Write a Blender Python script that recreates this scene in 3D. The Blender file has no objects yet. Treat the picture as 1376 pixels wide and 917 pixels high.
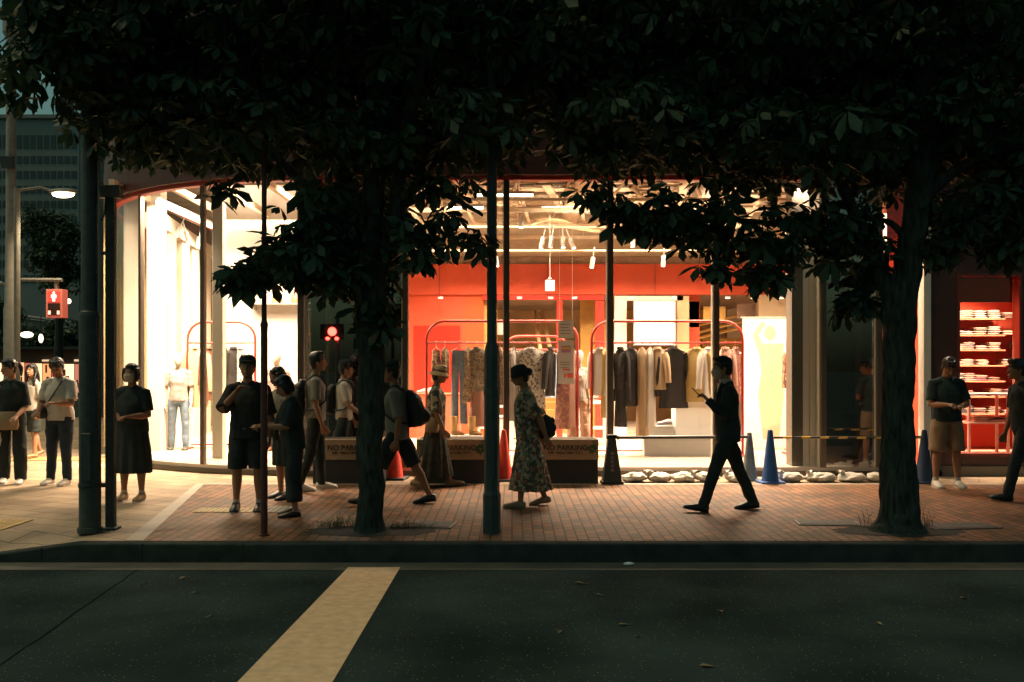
import bpy, bmesh, math, random
import numpy as np
from mathutils import Vector, Matrix, noise

rnd = random.Random(11)
F, HZ, CH = 1338.0, 490.0, 1.6
R = math.radians
scene = bpy.context.scene
COL = scene.collection

def X(px, d): return (px - 688) * d / F
def Z(py, d): return CH - (py - HZ) * d / F

# ------------------------------------------------------------------ helpers
class MB:
    def __init__(s): s.v = []; s.f = []
    def quad(s, a, b, c, d):
        n = len(s.v); s.v += [tuple(a), tuple(b), tuple(c), tuple(d)]; s.f.append((n, n+1, n+2, n+3)); return s
    def box(s, x0, x1, y0, y1, z0, z1):
        n = len(s.v)
        s.v += [(x0,y0,z0),(x1,y0,z0),(x1,y1,z0),(x0,y1,z0),(x0,y0,z1),(x1,y0,z1),(x1,y1,z1),(x0,y1,z1)]
        s.f += [tuple(n+i for i in q) for q in ((0,3,2,1),(4,5,6,7),(0,1,5,4),(1,2,6,5),(2,3,7,6),(3,0,4,7))]
        return s
    def bbox(s, x0, x1, y0, y1, z0, z1, b=.006):
        """box with chamfered vertical and top edges"""
        rings = []
        for z, k in ((z0, 0), (z1-b, 0), (z1, b)):
            rings.append([(x0+b+k*0, y0+k, z), (x1-b, y0+k, z), (x1-k, y0+b, z), (x1-k, y1-b, z), (x1-b, y1-k, z), (x0+b, y1-k, z), (x0+k, y1-b, z), (x0+k, y0+b, z)])
        s.rings(rings); return s
    def rings(s, rs, cap=True):
        n = len(s.v); m = len(rs[0])
        for r in rs: s.v += [tuple(p) for p in r]
        for i in range(len(rs)-1):
            for j in range(m):
                a = n+i*m+j; b = n+i*m+(j+1) % m
                s.f.append((a, b, b+m, a+m))
        if cap:
            s.f.append(tuple(n+j for j in reversed(range(m))))
            s.f.append(tuple(n+(len(rs)-1)*m+j for j in range(m)))
        return s
    def loft(s, cs, n=14, cap=True, wav=0, nw=9, ph=0):
        """cs: list of (centre, ux, uy) half-axis vectors"""
        rs = []
        for i, (c, ux, uy) in enumerate(cs):
            c = Vector(c); ux = Vector(ux); uy = Vector(uy); t = i/max(1, len(cs)-1); r = []
            for j in range(n):
                a = 2*math.pi*j/n
                k = 1 + wav*t*math.sin(nw*a+ph+t*1.3)
                r.append(c + ux*math.cos(a)*k + uy*math.sin(a)*k)
            rs.append(r)
        return s.rings(rs, cap)
    def tube(s, pts, rads, n=8, round_=False):
        pts = [Vector(p) for p in pts]
        if not hasattr(rads, '__len__'): rads = [rads]*len(pts)
        if round_:
            t0 = (pts[0]-pts[1]).normalized(); t1 = (pts[-1]-pts[-2]).normalized()
            r0, r1 = rads[0], rads[-1]
            pts = [pts[0]+t0*r0*.95, pts[0]+t0*r0*.7] + pts + [pts[-1]+t1*r1*.7, pts[-1]+t1*r1*.95]
            rads = [r0*.3, r0*.7] + list(rads) + [r1*.7, r1*.3]
        cs = []; up = None
        for i, p in enumerate(pts):
            t = (pts[min(i+1, len(pts)-1)] - pts[max(i-1, 0)])
            t = t.normalized() if t.length > 1e-7 else Vector((0,0,1))
            if up is None:
                up = Vector((1,0,0)) if abs(t.x) < .8 else Vector((0,1,0))
            u = (up - t*up.dot(t)).normalized(); w = t.cross(u); up = u
            cs.append((p, u*rads[i], w*rads[i]))
        return s.loft(cs, n)
    def ell(s, c, r, nu=14, nv=9, M=None):
        c = Vector(c); rs = []
        for i in range(nv+1):
            th = math.pi*(i+.001)/(nv+.002)
            ring = []
            for j in range(nu):
                a = 2*math.pi*j/nu
                p = Vector((r[0]*math.sin(th)*math.cos(a), r[1]*math.sin(th)*math.sin(a), -r[2]*math.cos(th)))
                if M: p = M @ p
                ring.append(c+p)
            rs.append(ring)
        return s.rings(rs)
    def lathe(s, prof, c=(0,0,0), n=24):
        cx, cy, cz = c
        return s.rings([[(cx+r*math.cos(2*math.pi*j/n), cy+r*math.sin(2*math.pi*j/n), cz+z) for j in range(n)] for r, z in prof])
    def prism(s, poly, y0, y1):
        """poly: (x,z) outline counter-clockwise seen from -Y"""
        return s.rings([[(x, y0, z) for x, z in poly], [(x, y1, z) for x, z in poly]])
    def xf(s, M):
        s.v = [tuple(M @ Vector(p)) for p in s.v]; return s
    def mesh(s, name, mat=None):
        me = bpy.data.meshes.new(name); me.from_pydata(s.v, [], s.f); me.update()
        if mat: me.materials.append(mat)
        return me
    def build(s, name, mat, parent=None, smooth=False, local=False):
        return link(name, s.mesh(name, mat), parent, smooth, local)

def link(name, me, parent=None, smooth=False, local=False):
    if smooth:
        me.polygons.foreach_set('use_smooth', [True]*len(me.polygons))
        try: me.set_sharp_from_angle(angle=R(42))
        except Exception: pass
    o = bpy.data.objects.new(name, me); COL.objects.link(o)
    if parent:
        o.parent = parent
        if not local:
            bpy.context.view_layer.update() if parent.parent else None
            o.matrix_parent_inverse = wmat(parent).inverted()
    return o

def wmat(o):
    m = Matrix.Translation(o.location) @ o.rotation_euler.to_matrix().to_4x4() @ Matrix.Diagonal(list(o.scale)+[1])
    return (wmat(o.parent) @ o.matrix_parent_inverse @ m) if o.parent else m

def tag(o, label=None, cat=None, group=None, kind=None):
    if label: o['label'] = label
    if cat: o['category'] = cat
    if group: o['group'] = group
    if kind: o['kind'] = kind
    return o

def thing(name, label, cat, loc=(0,0,0), rz=0, group=None):
    o = bpy.data.objects.new(name, None); COL.objects.link(o)
    o.location = loc; o.rotation_euler = (0,0,rz); o.empty_display_size = .2
    return tag(o, label, cat, group)

def copy_tree(o, parent=None, loc=None, rz=None):
    c = o.copy(); COL.objects.link(c); c.parent = parent
    if parent: c.matrix_parent_inverse = o.matrix_parent_inverse.copy()
    if loc is not None: c.location = loc
    if rz is not None: c.rotation_euler = (0,0,rz)
    for ch in list(o.children): copy_tree(ch, c)
    return c

def finish(mb, name, mat, parent, vox=.009, smooth=3, fold=0.0, fs=(9,9,4), local=True):
    """overlapping closed pieces -> one continuous skin"""
    me = mb.mesh(name+'_tmp'); o = bpy.data.objects.new(name+'_tmp', me); COL.objects.link(o)
    m = o.modifiers.new('r', 'REMESH'); m.mode = 'VOXEL'; m.voxel_size = vox; m.use_smooth_shade = True
    if smooth:
        q = o.modifiers.new('s', 'SMOOTH'); q.factor = .5; q.iterations = smooth
    dg = bpy.context.evaluated_depsgraph_get()
    new = bpy.data.meshes.new_from_object(o.evaluated_get(dg)); new.name = name
    bpy.data.objects.remove(o); bpy.data.meshes.remove(me)
    if fold:
        s = rnd.uniform(0, 50)
        nv = len(new.vertices)
        co = np.empty(nv*3); new.vertices.foreach_get('co', co); co = co.reshape(-1,3)
        no = np.array([v.normal[:] for v in new.vertices]).reshape(-1,3)
        k = np.array([noise.noise(Vector((p[0]*fs[0]+s, p[1]*fs[1], p[2]*fs[2]))) + .5*noise.noise(Vector((p[0]*fs[0]*2.2+s, p[1]*fs[1]*2.2, p[2]*fs[2]*3))) for p in co])
        co += no*(k*fold)[:,None]; new.vertices.foreach_set('co', co.ravel()); new.update()
    new.materials.clear(); new.materials.append(mat)
    new.polygons.foreach_set('use_smooth', [True]*len(new.polygons))
    ob = bpy.data.objects.new(name, new); COL.objects.link(ob)
    if parent:
        ob.parent = parent
        if not local: ob.matrix_parent_inverse = wmat(parent).inverted()
    return ob

# ------------------------------------------------------------------ materials
MATS = {}
def mat(name, col, rough=.7, metal=0, emit=None, es=0, var=0, vs=8, bump=0, bs=60, spec=.5, stretch=None):
    if name in MATS: return MATS[name]
    m = bpy.data.materials.new(name); m.use_nodes = True; nt = m.node_tree
    b = nt.nodes['Principled BSDF']
    b.inputs['Base Color'].default_value = (*col, 1); b.inputs['Roughness'].default_value = rough
    b.inputs['Metallic'].default_value = metal; b.inputs['Specular IOR Level'].default_value = spec
    if emit:
        b.inputs['Emission Color'].default_value = (*emit, 1); b.inputs['Emission Strength'].default_value = es
    tc = nt.nodes.new('ShaderNodeTexCoord'); mp = nt.nodes.new('ShaderNodeMapping')
    nt.links.new(tc.outputs['Object'], mp.inputs['Vector'])
    if stretch: mp.inputs['Scale'].default_value = stretch
    if var:
        n = nt.nodes.new('ShaderNodeTexNoise'); n.inputs['Scale'].default_value = vs; n.inputs['Detail'].default_value = 6
        r = nt.nodes.new('ShaderNodeValToRGB'); r.color_ramp.elements[0].position = .3; r.color_ramp.elements[1].position = .7
        r.color_ramp.elements[0].color = (*[c*(1-var) for c in col], 1); r.color_ramp.elements[1].color = (*[min(1, c*(1+var)) for c in col], 1)
        nt.links.new(mp.outputs[0], n.inputs['Vector']); nt.links.new(n.outputs['Fac'], r.inputs[0]); nt.links.new(r.outputs[0], b.inputs['Base Color'])
        rr = nt.nodes.new('ShaderNodeMapRange'); rr.inputs[3].default_value = max(0.05, rough-.12); rr.inputs[4].default_value = min(1, rough+.12)
        nt.links.new(n.outputs['Fac'], rr.inputs[0]); nt.links.new(rr.outputs[0], b.inputs['Roughness'])
    if bump:
        n2 = nt.nodes.new('ShaderNodeTexNoise'); n2.inputs['Scale'].default_value = bs; n2.inputs['Detail'].default_value = 5
        bp = nt.nodes.new('ShaderNodeBump'); bp.inputs['Strength'].default_value = bump; bp.inputs['Distance'].default_value = .02
        nt.links.new(mp.outputs[0], n2.inputs['Vector']); nt.links.new(n2.outputs['Fac'], bp.inputs['Height']); nt.links.new(bp.outputs[0], b.inputs['Normal'])
    MATS[name] = m; return m

def pattern_mat(name, cols, scale=18, rough=.85, kind='VORONOI', stretch=(1,1,1)):
    """printed cloth: patches of several colours"""
    if name in MATS: return MATS[name]
    m = mat(name, cols[0], rough); nt = m.node_tree; b = nt.nodes['Principled BSDF']
    mp = [n for n in nt.nodes if n.type == 'MAPPING'][0]; mp.inputs['Scale'].default_value = stretch
    if kind == 'VORONOI':
        v = nt.nodes.new('ShaderNodeTexVoronoi'); v.inputs['Scale'].default_value = scale; src = v.outputs['Color']
        dn = nt.nodes.new('ShaderNodeTexNoise'); dn.inputs['Scale'].default_value = scale*1.3
        mx = nt.nodes.new('ShaderNodeMixRGB'); mx.inputs[0].default_value = .06
        nt.links.new(mp.outputs[0], dn.inputs['Vector']); nt.links.new(mp.outputs[0], mx.inputs[1]); nt.links.new(dn.outputs['Color'], mx.inputs[2]); nt.links.new(mx.outputs[0], v.inputs['Vector'])
        sp = nt.nodes.new('ShaderNodeSeparateColor'); nt.links.new(src, sp.inputs[0]); fac = sp.outputs[0]
    elif kind == 'NOISE':
        v = nt.nodes.new('ShaderNodeTexNoise'); v.inputs['Scale'].default_value = scale; v.inputs['Detail'].default_value = 3
        nt.links.new(mp.outputs[0], v.inputs['Vector']); fac = v.outputs['Fac']
    else:
        v = nt.nodes.new('ShaderNodeTexWave'); v.inputs['Scale'].default_value = scale; v.inputs['Distortion'].default_value = 1.5
        nt.links.new(mp.outputs[0], v.inputs['Vector']); fac = v.outputs['Fac']
    r = nt.nodes.new('ShaderNodeValToRGB'); r.color_ramp.interpolation = 'CONSTANT' if kind != 'WAVE' else 'LINEAR'
    n = len(cols); lo, hi = (.36, .66) if kind == 'NOISE' else (0, 1)
    while len(r.color_ramp.elements) < n: r.color_ramp.elements.new(.5)
    for i, c in enumerate(cols):
        e = r.color_ramp.elements[i]; e.position = lo + (hi-lo)*i/n; e.color = (*c, 1)
    nt.links.new(fac, r.inputs[0]); nt.links.new(r.outputs[0], b.inputs['Base Color'])
    return m

def paver_mat(name, c1, c2, mortar, bw, bh, rough=.6, rot=0, off=.5, mort=.008, dirt=.5):
    m = bpy.data.materials.new(name); m.use_nodes = True; nt = m.node_tree; b = nt.nodes['Principled BSDF']
    tc = nt.nodes.new('ShaderNodeTexCoord'); mp = nt.nodes.new('ShaderNodeMapping'); mp.inputs['Rotation'].default_value = (0,0,rot)
    nt.links.new(tc.outputs['Object'], mp.inputs[0])
    br = nt.nodes.new('ShaderNodeTexBrick'); br.offset = off; br.inputs['Scale'].default_value = 1
    br.inputs['Brick Width'].default_value = bw; br.inputs['Row Height'].default_value = bh
    br.inputs['Mortar Size'].default_value = mort; br.inputs['Mortar Smooth'].default_value = .3; br.inputs['Bias'].default_value = -.25; b.inputs['Specular IOR Level'].default_value = .15
    br.inputs['Color1'].default_value = (*c1,1); br.inputs['Color2'].default_value = (*c2,1); br.inputs['Mortar'].default_value = (*mortar,1)
    nt.links.new(mp.outputs[0], br.inputs['Vector'])
    n = nt.nodes.new('ShaderNodeTexNoise'); n.inputs['Scale'].default_value = 1.6; n.inputs['Detail'].default_value = 8
    nt.links.new(tc.outputs['Object'], n.inputs['Vector'])
    rp = nt.nodes.new('ShaderNodeValToRGB'); rp.color_ramp.elements[0].position = .35; rp.color_ramp.elements[1].position = .65
    rp.color_ramp.elements[0].color = (1-dirt,1-dirt,1-dirt,1); rp.color_ramp.elements[1].color = (1.1,1.1,1.1,1)
    nt.links.new(n.outputs['Fac'], rp.inputs[0])
    mx = nt.nodes.new('ShaderNodeMixRGB'); mx.blend_type = 'MULTIPLY'; mx.inputs[0].default_value = 1
    nt.links.new(br.outputs['Color'], mx.inputs[1]); nt.links.new(rp.outputs[0], mx.inputs[2]); nt.links.new(mx.outputs[0], b.inputs['Base Color'])
    n3 = nt.nodes.new('ShaderNodeTexNoise'); n3.inputs['Scale'].default_value = 90; nt.links.new(tc.outputs['Object'], n3.inputs['Vector'])
    ad = nt.nodes.new('ShaderNodeMath'); ad.operation = 'MULTIPLY_ADD'; ad.inputs[1].default_value = -1.0
    nt.links.new(br.outputs['Fac'], ad.inputs[0])
    sc_ = nt.nodes.new('ShaderNodeMath'); sc_.operation = 'MULTIPLY'; sc_.inputs[1].default_value = .35
    nt.links.new(n3.outputs['Fac'], sc_.inputs[0]); nt.links.new(sc_.outputs[0], ad.inputs[2])
    bp = nt.nodes.new('ShaderNodeBump'); bp.inputs['Strength'].default_value = .6; bp.inputs['Distance'].default_value = .006
    nt.links.new(ad.outputs[0], bp.inputs['Height']); nt.links.new(bp.outputs[0], b.inputs['Normal'])
    rr = nt.nodes.new('ShaderNodeMapRange'); rr.inputs[3].default_value = rough-.15; rr.inputs[4].default_value = rough+.2
    nt.links.new(n.outputs['Fac'], rr.inputs[0]); nt.links.new(rr.outputs[0], b.inputs['Roughness'])
    MATS[name] = m; return m

def glass_mat(name, boost=1.0, tint=(.97,.97,.95)):
    m = bpy.data.materials.new(name); m.use_nodes = True; nt = m.node_tree
    for n in list(nt.nodes):
        if n.type == 'BSDF_PRINCIPLED': nt.nodes.remove(n)
    out = [n for n in nt.nodes if n.type == 'OUTPUT_MATERIAL'][0]
    t = nt.nodes.new('ShaderNodeBsdfTransparent'); t.inputs[0].default_value = (*tint,1)
    g = nt.nodes.new('ShaderNodeBsdfGlossy'); g.inputs['Roughness'].default_value = .012
    ge = nt.nodes.new('ShaderNodeNewGeometry'); dp = nt.nodes.new('ShaderNodeVectorMath'); dp.operation = 'DOT_PRODUCT'
    nt.links.new(ge.outputs['Incoming'], dp.inputs[0]); nt.links.new(ge.outputs['Normal'], dp.inputs[1])
    def mth(op, a, b=None):
        n = nt.nodes.new('ShaderNodeMath'); n.operation = op
        for i, v in enumerate((a, b)):
            if v is None: continue
            if hasattr(v, 'is_linked'): nt.links.new(v, n.inputs[i])
            else: n.inputs[i].default_value = v
        return n.outputs[0]
    c = mth('ABSOLUTE', dp.outputs['Value']); p = mth('POWER', mth('SUBTRACT', 1.0, c), 5.0)
    f = mth('MINIMUM', mth('MULTIPLY', mth('ADD', mth('MULTIPLY', p, .96), .04), boost), .9)
    mx = nt.nodes.new('ShaderNodeMixShader'); nt.links.new(f, mx.inputs[0])
    nt.links.new(t.outputs[0], mx.inputs[1]); nt.links.new(g.outputs[0], mx.inputs[2]); nt.links.new(mx.outputs[0], out.inputs[0])
    return m

GLASS = glass_mat('shop glass'); COAT = glass_mat('coated dark glass', 7, (.5,.5,.48))
WARM = (1.0, .80, .60)
ASPH = mat('asphalt', (.032,.052,.050), .9, spec=.05, var=.35, vs=260, bump=.5, bs=300)
def asphalt_detail():
    nt = ASPH.node_tree; b = nt.nodes['Principled BSDF']
    old = b.inputs['Base Color'].links[0].from_socket
    tc = [n for n in nt.nodes if n.type == 'TEX_COORD'][0]
    n = nt.nodes.new('ShaderNodeTexNoise'); n.inputs['Scale'].default_value = .9; n.inputs['Detail'].default_value = 7; nt.links.new(tc.outputs['Object'], n.inputs['Vector'])
    r = nt.nodes.new('ShaderNodeValToRGB'); r.color_ramp.elements[0].position = .3; r.color_ramp.elements[1].position = .75
    r.color_ramp.elements[0].color = (.48,.48,.48,1); r.color_ramp.elements[1].color = (1.45,1.45,1.45,1); nt.links.new(n.outputs['Fac'], r.inputs[0])
    m = nt.nodes.new('ShaderNodeMixRGB'); m.blend_type = 'MULTIPLY'; m.inputs[0].default_value = 1
    nt.links.new(old, m.inputs[1]); nt.links.new(r.outputs[0], m.inputs[2])
    v = nt.nodes.new('ShaderNodeTexVoronoi'); v.inputs['Scale'].default_value = 75; nt.links.new(tc.outputs['Object'], v.inputs['Vector'])
    sp = nt.nodes.new('ShaderNodeSeparateColor'); nt.links.new(v.outputs['Color'], sp.inputs[0])
    g1 = nt.nodes.new('ShaderNodeMath'); g1.operation = 'GREATER_THAN'; g1.inputs[1].default_value = .955; nt.links.new(sp.outputs[0], g1.inputs[0])
    g2 = nt.nodes.new('ShaderNodeMath'); g2.operation = 'LESS_THAN'; g2.inputs[1].default_value = .30; nt.links.new(v.outputs['Distance'], g2.inputs[0])
    g3 = nt.nodes.new('ShaderNodeMath'); g3.operation = 'MULTIPLY'; nt.links.new(g1.outputs[0], g3.inputs[0]); nt.links.new(g2.outputs[0], g3.inputs[1])
    m2 = nt.nodes.new('ShaderNodeMixRGB'); m2.inputs[2].default_value = (.30,.29,.23,1); nt.links.new(g3.outputs[0], m2.inputs[0]); nt.links.new(m.outputs[0], m2.inputs[1])
    nt.links.new(m2.outputs[0], b.inputs['Base Color'])
asphalt_detail()
PAINT = mat('road paint', (.72,.50,.31), .75, spec=.15, var=.14, vs=14, bump=.3, bs=200)
KERB = mat('kerb stone', (.034,.044,.040), .9, spec=.08, var=.3, vs=6, bump=.3)
GUT = mat('gutter concrete', (.09,.085,.065), .8, var=.25, vs=4, bump=.3)
BRICK = paver_mat('brick pavers', (.33,.155,.078), (.115,.088,.055), (.05,.04,.035), .2, .1, rough=.55, rot=R(90), dirt=.45)
TILE = paver_mat('stone tile', (.44,.32,.21), (.34,.25,.17), (.10,.085,.07), .6, .3, rough=.5, rot=R(24), dirt=.35)
DARKM = mat('dark metal', (.030,.040,.038), .5, metal=.3, var=.2, vs=10)
POLE = mat('green-black pole paint', (.032,.048,.045), .55, var=.35, vs=12, bump=.15, bs=40)
REDPOLE = mat('dark red pole paint', (.09,.022,.018), .5, var=.3, vs=10)
GREYPOLE = mat('grey pole paint', (.22,.22,.20), .6, var=.15)
MULL = mat('bronze mullion', (.11,.085,.065), .4, metal=.5)
CREAM = mat('cream paint', (.82,.74,.62), .6)
WHITE = mat('white paint', (.85,.83,.78), .55)
REDW = mat('red wall paint', (.42,.065,.032), .6, spec=.12, var=.05, vs=3)
ORANGEW = mat('orange wall paint', (.36,.065,.022), .6, spec=.12)
REDP = mat('red lacquered steel', (.36,.025,.015), .35)
FASCIA = mat('dark red fascia', (.075,.020,.015), .5, var=.15, vs=2)
BROWN = mat('brown panel', (.13,.075,.045), .5, var=.3, vs=3)
YEL = mat('mustard panel', (.42,.24,.05), .6, var=.2, vs=5)
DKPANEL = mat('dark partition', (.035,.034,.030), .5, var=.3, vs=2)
FLOOR = mat('shop floor', (.70,.58,.45), .22, var=.08, vs=2)
STEEL = mat('brushed steel', (.55,.5,.45), .35, metal=.8)
BARK = mat('bark', (.045,.050,.040), .95, spec=.1, var=.6, vs=9, bump=1.0, bs=16, stretch=(3,3,.6))
LAMP = mat('lamp diffuser', (.9,.85,.75), .5, emit=(1,.84,.62), es=6)
LAMPW = mat('pendant diffuser', (.9,.85,.75), .5, emit=(1,.86,.68), es=2.0)

# ------------------------------------------------------------------ sky, light, camera
w = bpy.data.worlds.new('World'); scene.world = w; w.use_nodes = True; nt = w.node_tree
bg = nt.nodes['Background']; sky = nt.nodes.new('ShaderNodeTexSky'); sky.sky_type = 'NISHITA'; sky.sun_disc = False
SUN_EL, SUN_AZ = 58, 258     # light falls from high on the left, along the street
sky.sun_elevation = R(SUN_EL); sky.sun_rotation = R(SUN_AZ); sky.air_density = 1.5; sky.dust_density = 4
tn = nt.nodes.new('ShaderNodeMixRGB'); tn.blend_type = 'MULTIPLY'; tn.inputs[0].default_value = 1; tn.inputs[2].default_value = (.31,.49,.38,1)
nt.links.new(sky.outputs[0], tn.inputs[1]); nt.links.new(tn.outputs[0], bg.inputs[0]); bg.inputs[1].default_value = .10
sl = bpy.data.lights.new('sun', 'SUN'); sl.energy = .80; sl.angle = R(8); sl.color = (1, .64, .34)
so = bpy.data.objects.new('sun', sl); COL.objects.link(so)
az, el = R(SUN_AZ), R(SUN_EL)
dirv = Vector((math.sin(az)*math.cos(el), math.cos(az)*math.cos(el), math.sin(el)))
so.rotation_euler = (-dirv).to_track_quat('-Z', 'Y').to_euler(); so.location = (0,0,20)

cam = bpy.data.cameras.new('camera'); co = bpy.data.objects.new('camera', cam); COL.objects.link(co)
co.location = (0,0,CH); co.rotation_euler = (R(90),0,0); cam.sensor_width = 36; cam.lens = 36*F/1376
cam.shift_y = 31.5/1376; cam.clip_end = 2000; cam.clip_start = .05; scene.camera = co
vs = scene.view_settings; vs.view_transform = 'Standard'; vs.look = 'None'; vs.exposure = 0; vs.gamma = 1; vs.use_curve_mapping = False
cy = scene.cycles; cy.use_denoising = True; cy.max_bounces = 7; cy.diffuse_bounces = 3; cy.glossy_bounces = 3; cy.transparent_max_bounces = 14
cy.sample_clamp_indirect = 2.5; cy.sample_clamp_direct = 12; cy.caustics_reflective = False; cy.caustics_refractive = False; cy.use_adaptive_sampling = True; cy.adaptive_threshold = .02

def area(loc, power, sx, sy, col=WARM, tgt=None, name='lamp light'):
    l = bpy.data.lights.new(name, 'AREA'); l.shape = 'RECTANGLE'; l.size = sx; l.size_y = sy; l.spread = R(128); l.energy = power; l.color = col
    o = bpy.data.objects.new(name, l); COL.objects.link(o); o.location = loc
    if tgt is not None: o.rotation_euler = (Vector(tgt)-Vector(loc)).to_track_quat('-Z','Y').to_euler()
    return o

# ------------------------------------------------------------------ ground
RZ = -.17
MB().quad((-600,-200,RZ),(600,-200,RZ),(600,1200,RZ),(-600,1200,RZ)).build('road', ASPH)['kind'] = 'structure'
KY0, KY1 = 8.88, 9.04
def kz(x):                                   # the kerb drops towards the crossing on the left
    t = min(1, max(0, (-3.9 - x)/1.0)); return -.13*t
def kerb_sheet():
    m = MB(); xs = [-30,-4.9,-4.4,-3.9,30]
    for a, b in zip(xs, xs[1:]):
        za, zb = kz(a), kz(b)
        m.quad((a,KY0,RZ),(b,KY0,RZ),(b,KY0,zb-.012),(a,KY0,za-.012))
        m.quad((a,KY0,za-.012),(b,KY0,zb-.012),(b,KY0+.012,zb),(a,KY0+.012,za))
        m.quad((a,KY0+.012,za),(b,KY0+.012,zb),(b,KY1,zb),(a,KY1,za))
    return m
kerb = kerb_sheet().build('kerb', KERB); kerb['kind'] = 'structure'
m = MB()
for i in range(-16, 17):                      # joints between the kerb stones
    x = i*.9+.3
    m.box(x-.003, x+.003, KY0-.002, KY1-.01, RZ, kz(x)+.002)
m.build('kerb_joint', mat('joint', (.02,.02,.018), .9))['kind'] = 'structure'
MB().quad((-30,8.56,RZ+.004),(30,8.56,RZ+.004),(30,KY0,RZ+.004),(-30,KY0,RZ+.004)).build('gutter', GUT)['kind'] = 'structure'
m = MB()                                      # pavement bed
xs = [-45,-4.9,-4.4,-3.9,40]
for a, b in zip(xs, xs[1:]):
    m.quad((a,KY1,kz(a)-.004),(b,KY1,kz(b)-.004),(b,9.6,-.004),(a,9.6,-.004))
m.quad((-45,9.6,-.004),(40,9.6,-.004),(40,60,-.004),(-45,60,-.004))
m.build('pavement', TILE)['kind'] = 'structure'
bx = X(190,9.23)
MB().quad((X(188,KY1),KY1,0),(30,KY1,0),(30,13.3,0),(X(268,13.3),13.3,0)).build('brick_pavement', BRICK)['kind'] = 'structure'
m = MB()                                      # pale border strip between tiles and bricks
m.quad((X(180,KY1)-.08,KY1,.003),(X(188,KY1)+.03,KY1,.003),(X(268,13.3)+.05,13.36,.003),(X(268,13.3)-.06,13.36,.003))
m.quad((X(268,13.3)+.051,13.26,.003),(30,13.26,.003),(30,13.36,.003),(X(268,13.3)+.051,13.36,.003))
m.build('pavement_border', mat('border stone', (.40,.34,.27), .6, var=.15, vs=4, bump=.2))['kind'] = 'structure'
MB().quad((-1.535,5.3,RZ+.005),(-1.0,5.3,RZ+.005),(-.973,8.675,RZ+.005),(-1.426,8.675,RZ+.005)).quad((-1.6,-1.5,RZ+.005),(-1.05,-1.5,RZ+.005),(-1.0,5.3,RZ+.005),(-1.535,5.3,RZ+.005)).build('road_stripe', PAINT)['kind'] = 'structure'
def worn(mm):
    nt = mm.node_tree; b = nt.nodes['Principled BSDF']; old = b.inputs['Base Color'].links[0].from_socket
    tc = [n for n in nt.nodes if n.type == 'TEX_COORD'][0]
    n = nt.nodes.new('ShaderNodeTexNoise'); n.inputs['Scale'].default_value = 9; n.inputs['Detail'].default_value = 14; n.inputs['Roughness'].default_value = .82
    nt.links.new(tc.outputs['Object'], n.inputs['Vector'])
    r = nt.nodes.new('ShaderNodeValToRGB'); r.color_ramp.elements[0].position = .335; r.color_ramp.elements[1].position = .40
    nt.links.new(n.outputs['Fac'], r.inputs[0])
    mx = nt.nodes.new('ShaderNodeMixRGB'); mx.inputs[1].default_value = (.16,.14,.10,1); nt.links.new(r.outputs[0], mx.inputs[0]); nt.links.new(old, mx.inputs[2]); nt.links.new(mx.outputs[0], b.inputs['Base Color'])
worn(PAINT)
m = MB(); pts = []
for i in range(15):
    t = i/14; pts.append((X(185,8.6)*(1-t)+(-2.95)*t + rnd.uniform(-.012,.012), 8.6-3.4*t))
for (a, b), (c, d) in zip(pts, pts[1:]): m.quad((a-.004,b,RZ+.004),(a+.004,b,RZ+.004),(c+.004,d,RZ+.004),(c-.004,d,RZ+.004))
m.build('road_seam', mat('tar', (.008,.012,.012), .95, spec=.02))['kind'] = 'structure'

# tactile paving
def tactile(name, x0, x1, y0, y1, col, z=.004):
    m = MB().box(x0, x1, y0, y1, z-.004, z+.002)
    ny = int((y1-y0)/.06); nx = int((x1-x0)/.06)
    for i in range(nx):
        for j in range(ny):
            cx, cyy = x0+.03+i*.06, y0+.03+j*.06
            m.lathe([(.016,0),(.012,.005)], (cx,cyy,z+.002), 6)
    o = m.build(name, col); o['kind'] = 'structure'; return o
TACT = mat('tactile yellow', (.50,.33,.12), .7, var=.2, vs=10)
tactile('tactile_paving', X(-5,10.2), X(42,10.2), 9.63, 10.25, TACT)
tactile('tactile_paving', X(268,11.0), X(345,11.0), 10.75, 11.05, mat('tactile tan', (.60,.46,.25), .7), .006)
tactile('tactile_paving', X(362,11.1), X(395,11.1), 10.75, 11.2, mat('tactile grey', (.40,.36,.30), .7), .006)

# utility covers set in the bricks
def cover(px, py, w_, d_, rz, label):
    d = F*CH/(py-HZ)
    t = thing('utility_cover', label, 'utility cover', (X(px,d), d, .0), R(rz), 'utility covers in the pavement')
    MB().box(-w_/2, w_/2, -d_/2, d_/2, .001, .012).build('frame', mat('cover frame', (.16,.15,.13), .5, metal=.4), t, local=True)
    MB().box(-w_/2+.03, w_/2-.03, -d_/2+.03, d_/2-.03, .0121, .016).build('lid', mat('cover lid', (.10,.095,.08), .7, var=.3, vs=20, bump=.6, bs=90), t, local=True)
cover(583, 706, .42, .38, -8, 'rectangular iron cover in the bricks between trunk and centre pole')
cover(1112, 704, .62, .30, -6, 'wide iron utility cover in the bricks left of the right tree')
cover(1290, 708, .7, .34, 9, 'dark iron utility cover in the bricks right of the right tree')

# ------------------------------------------------------------------ the shop building
B = thing('shop_building', 'street corner fashion shop with curved glass front and dark red fascia', 'building', (0,14.3,0))
GY, ZB, ZT = 14.3, .126, 4.24
CX, CYc, RR = -2.6, 18.9, 4.6
def arc(a, r=RR): a = R(a); return (CX - r*math.sin(a), CYc - r*math.cos(a))
def part(mb, name, mt, parent=B, smooth=False): return mb.build(name, mt, parent, smooth)

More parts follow.
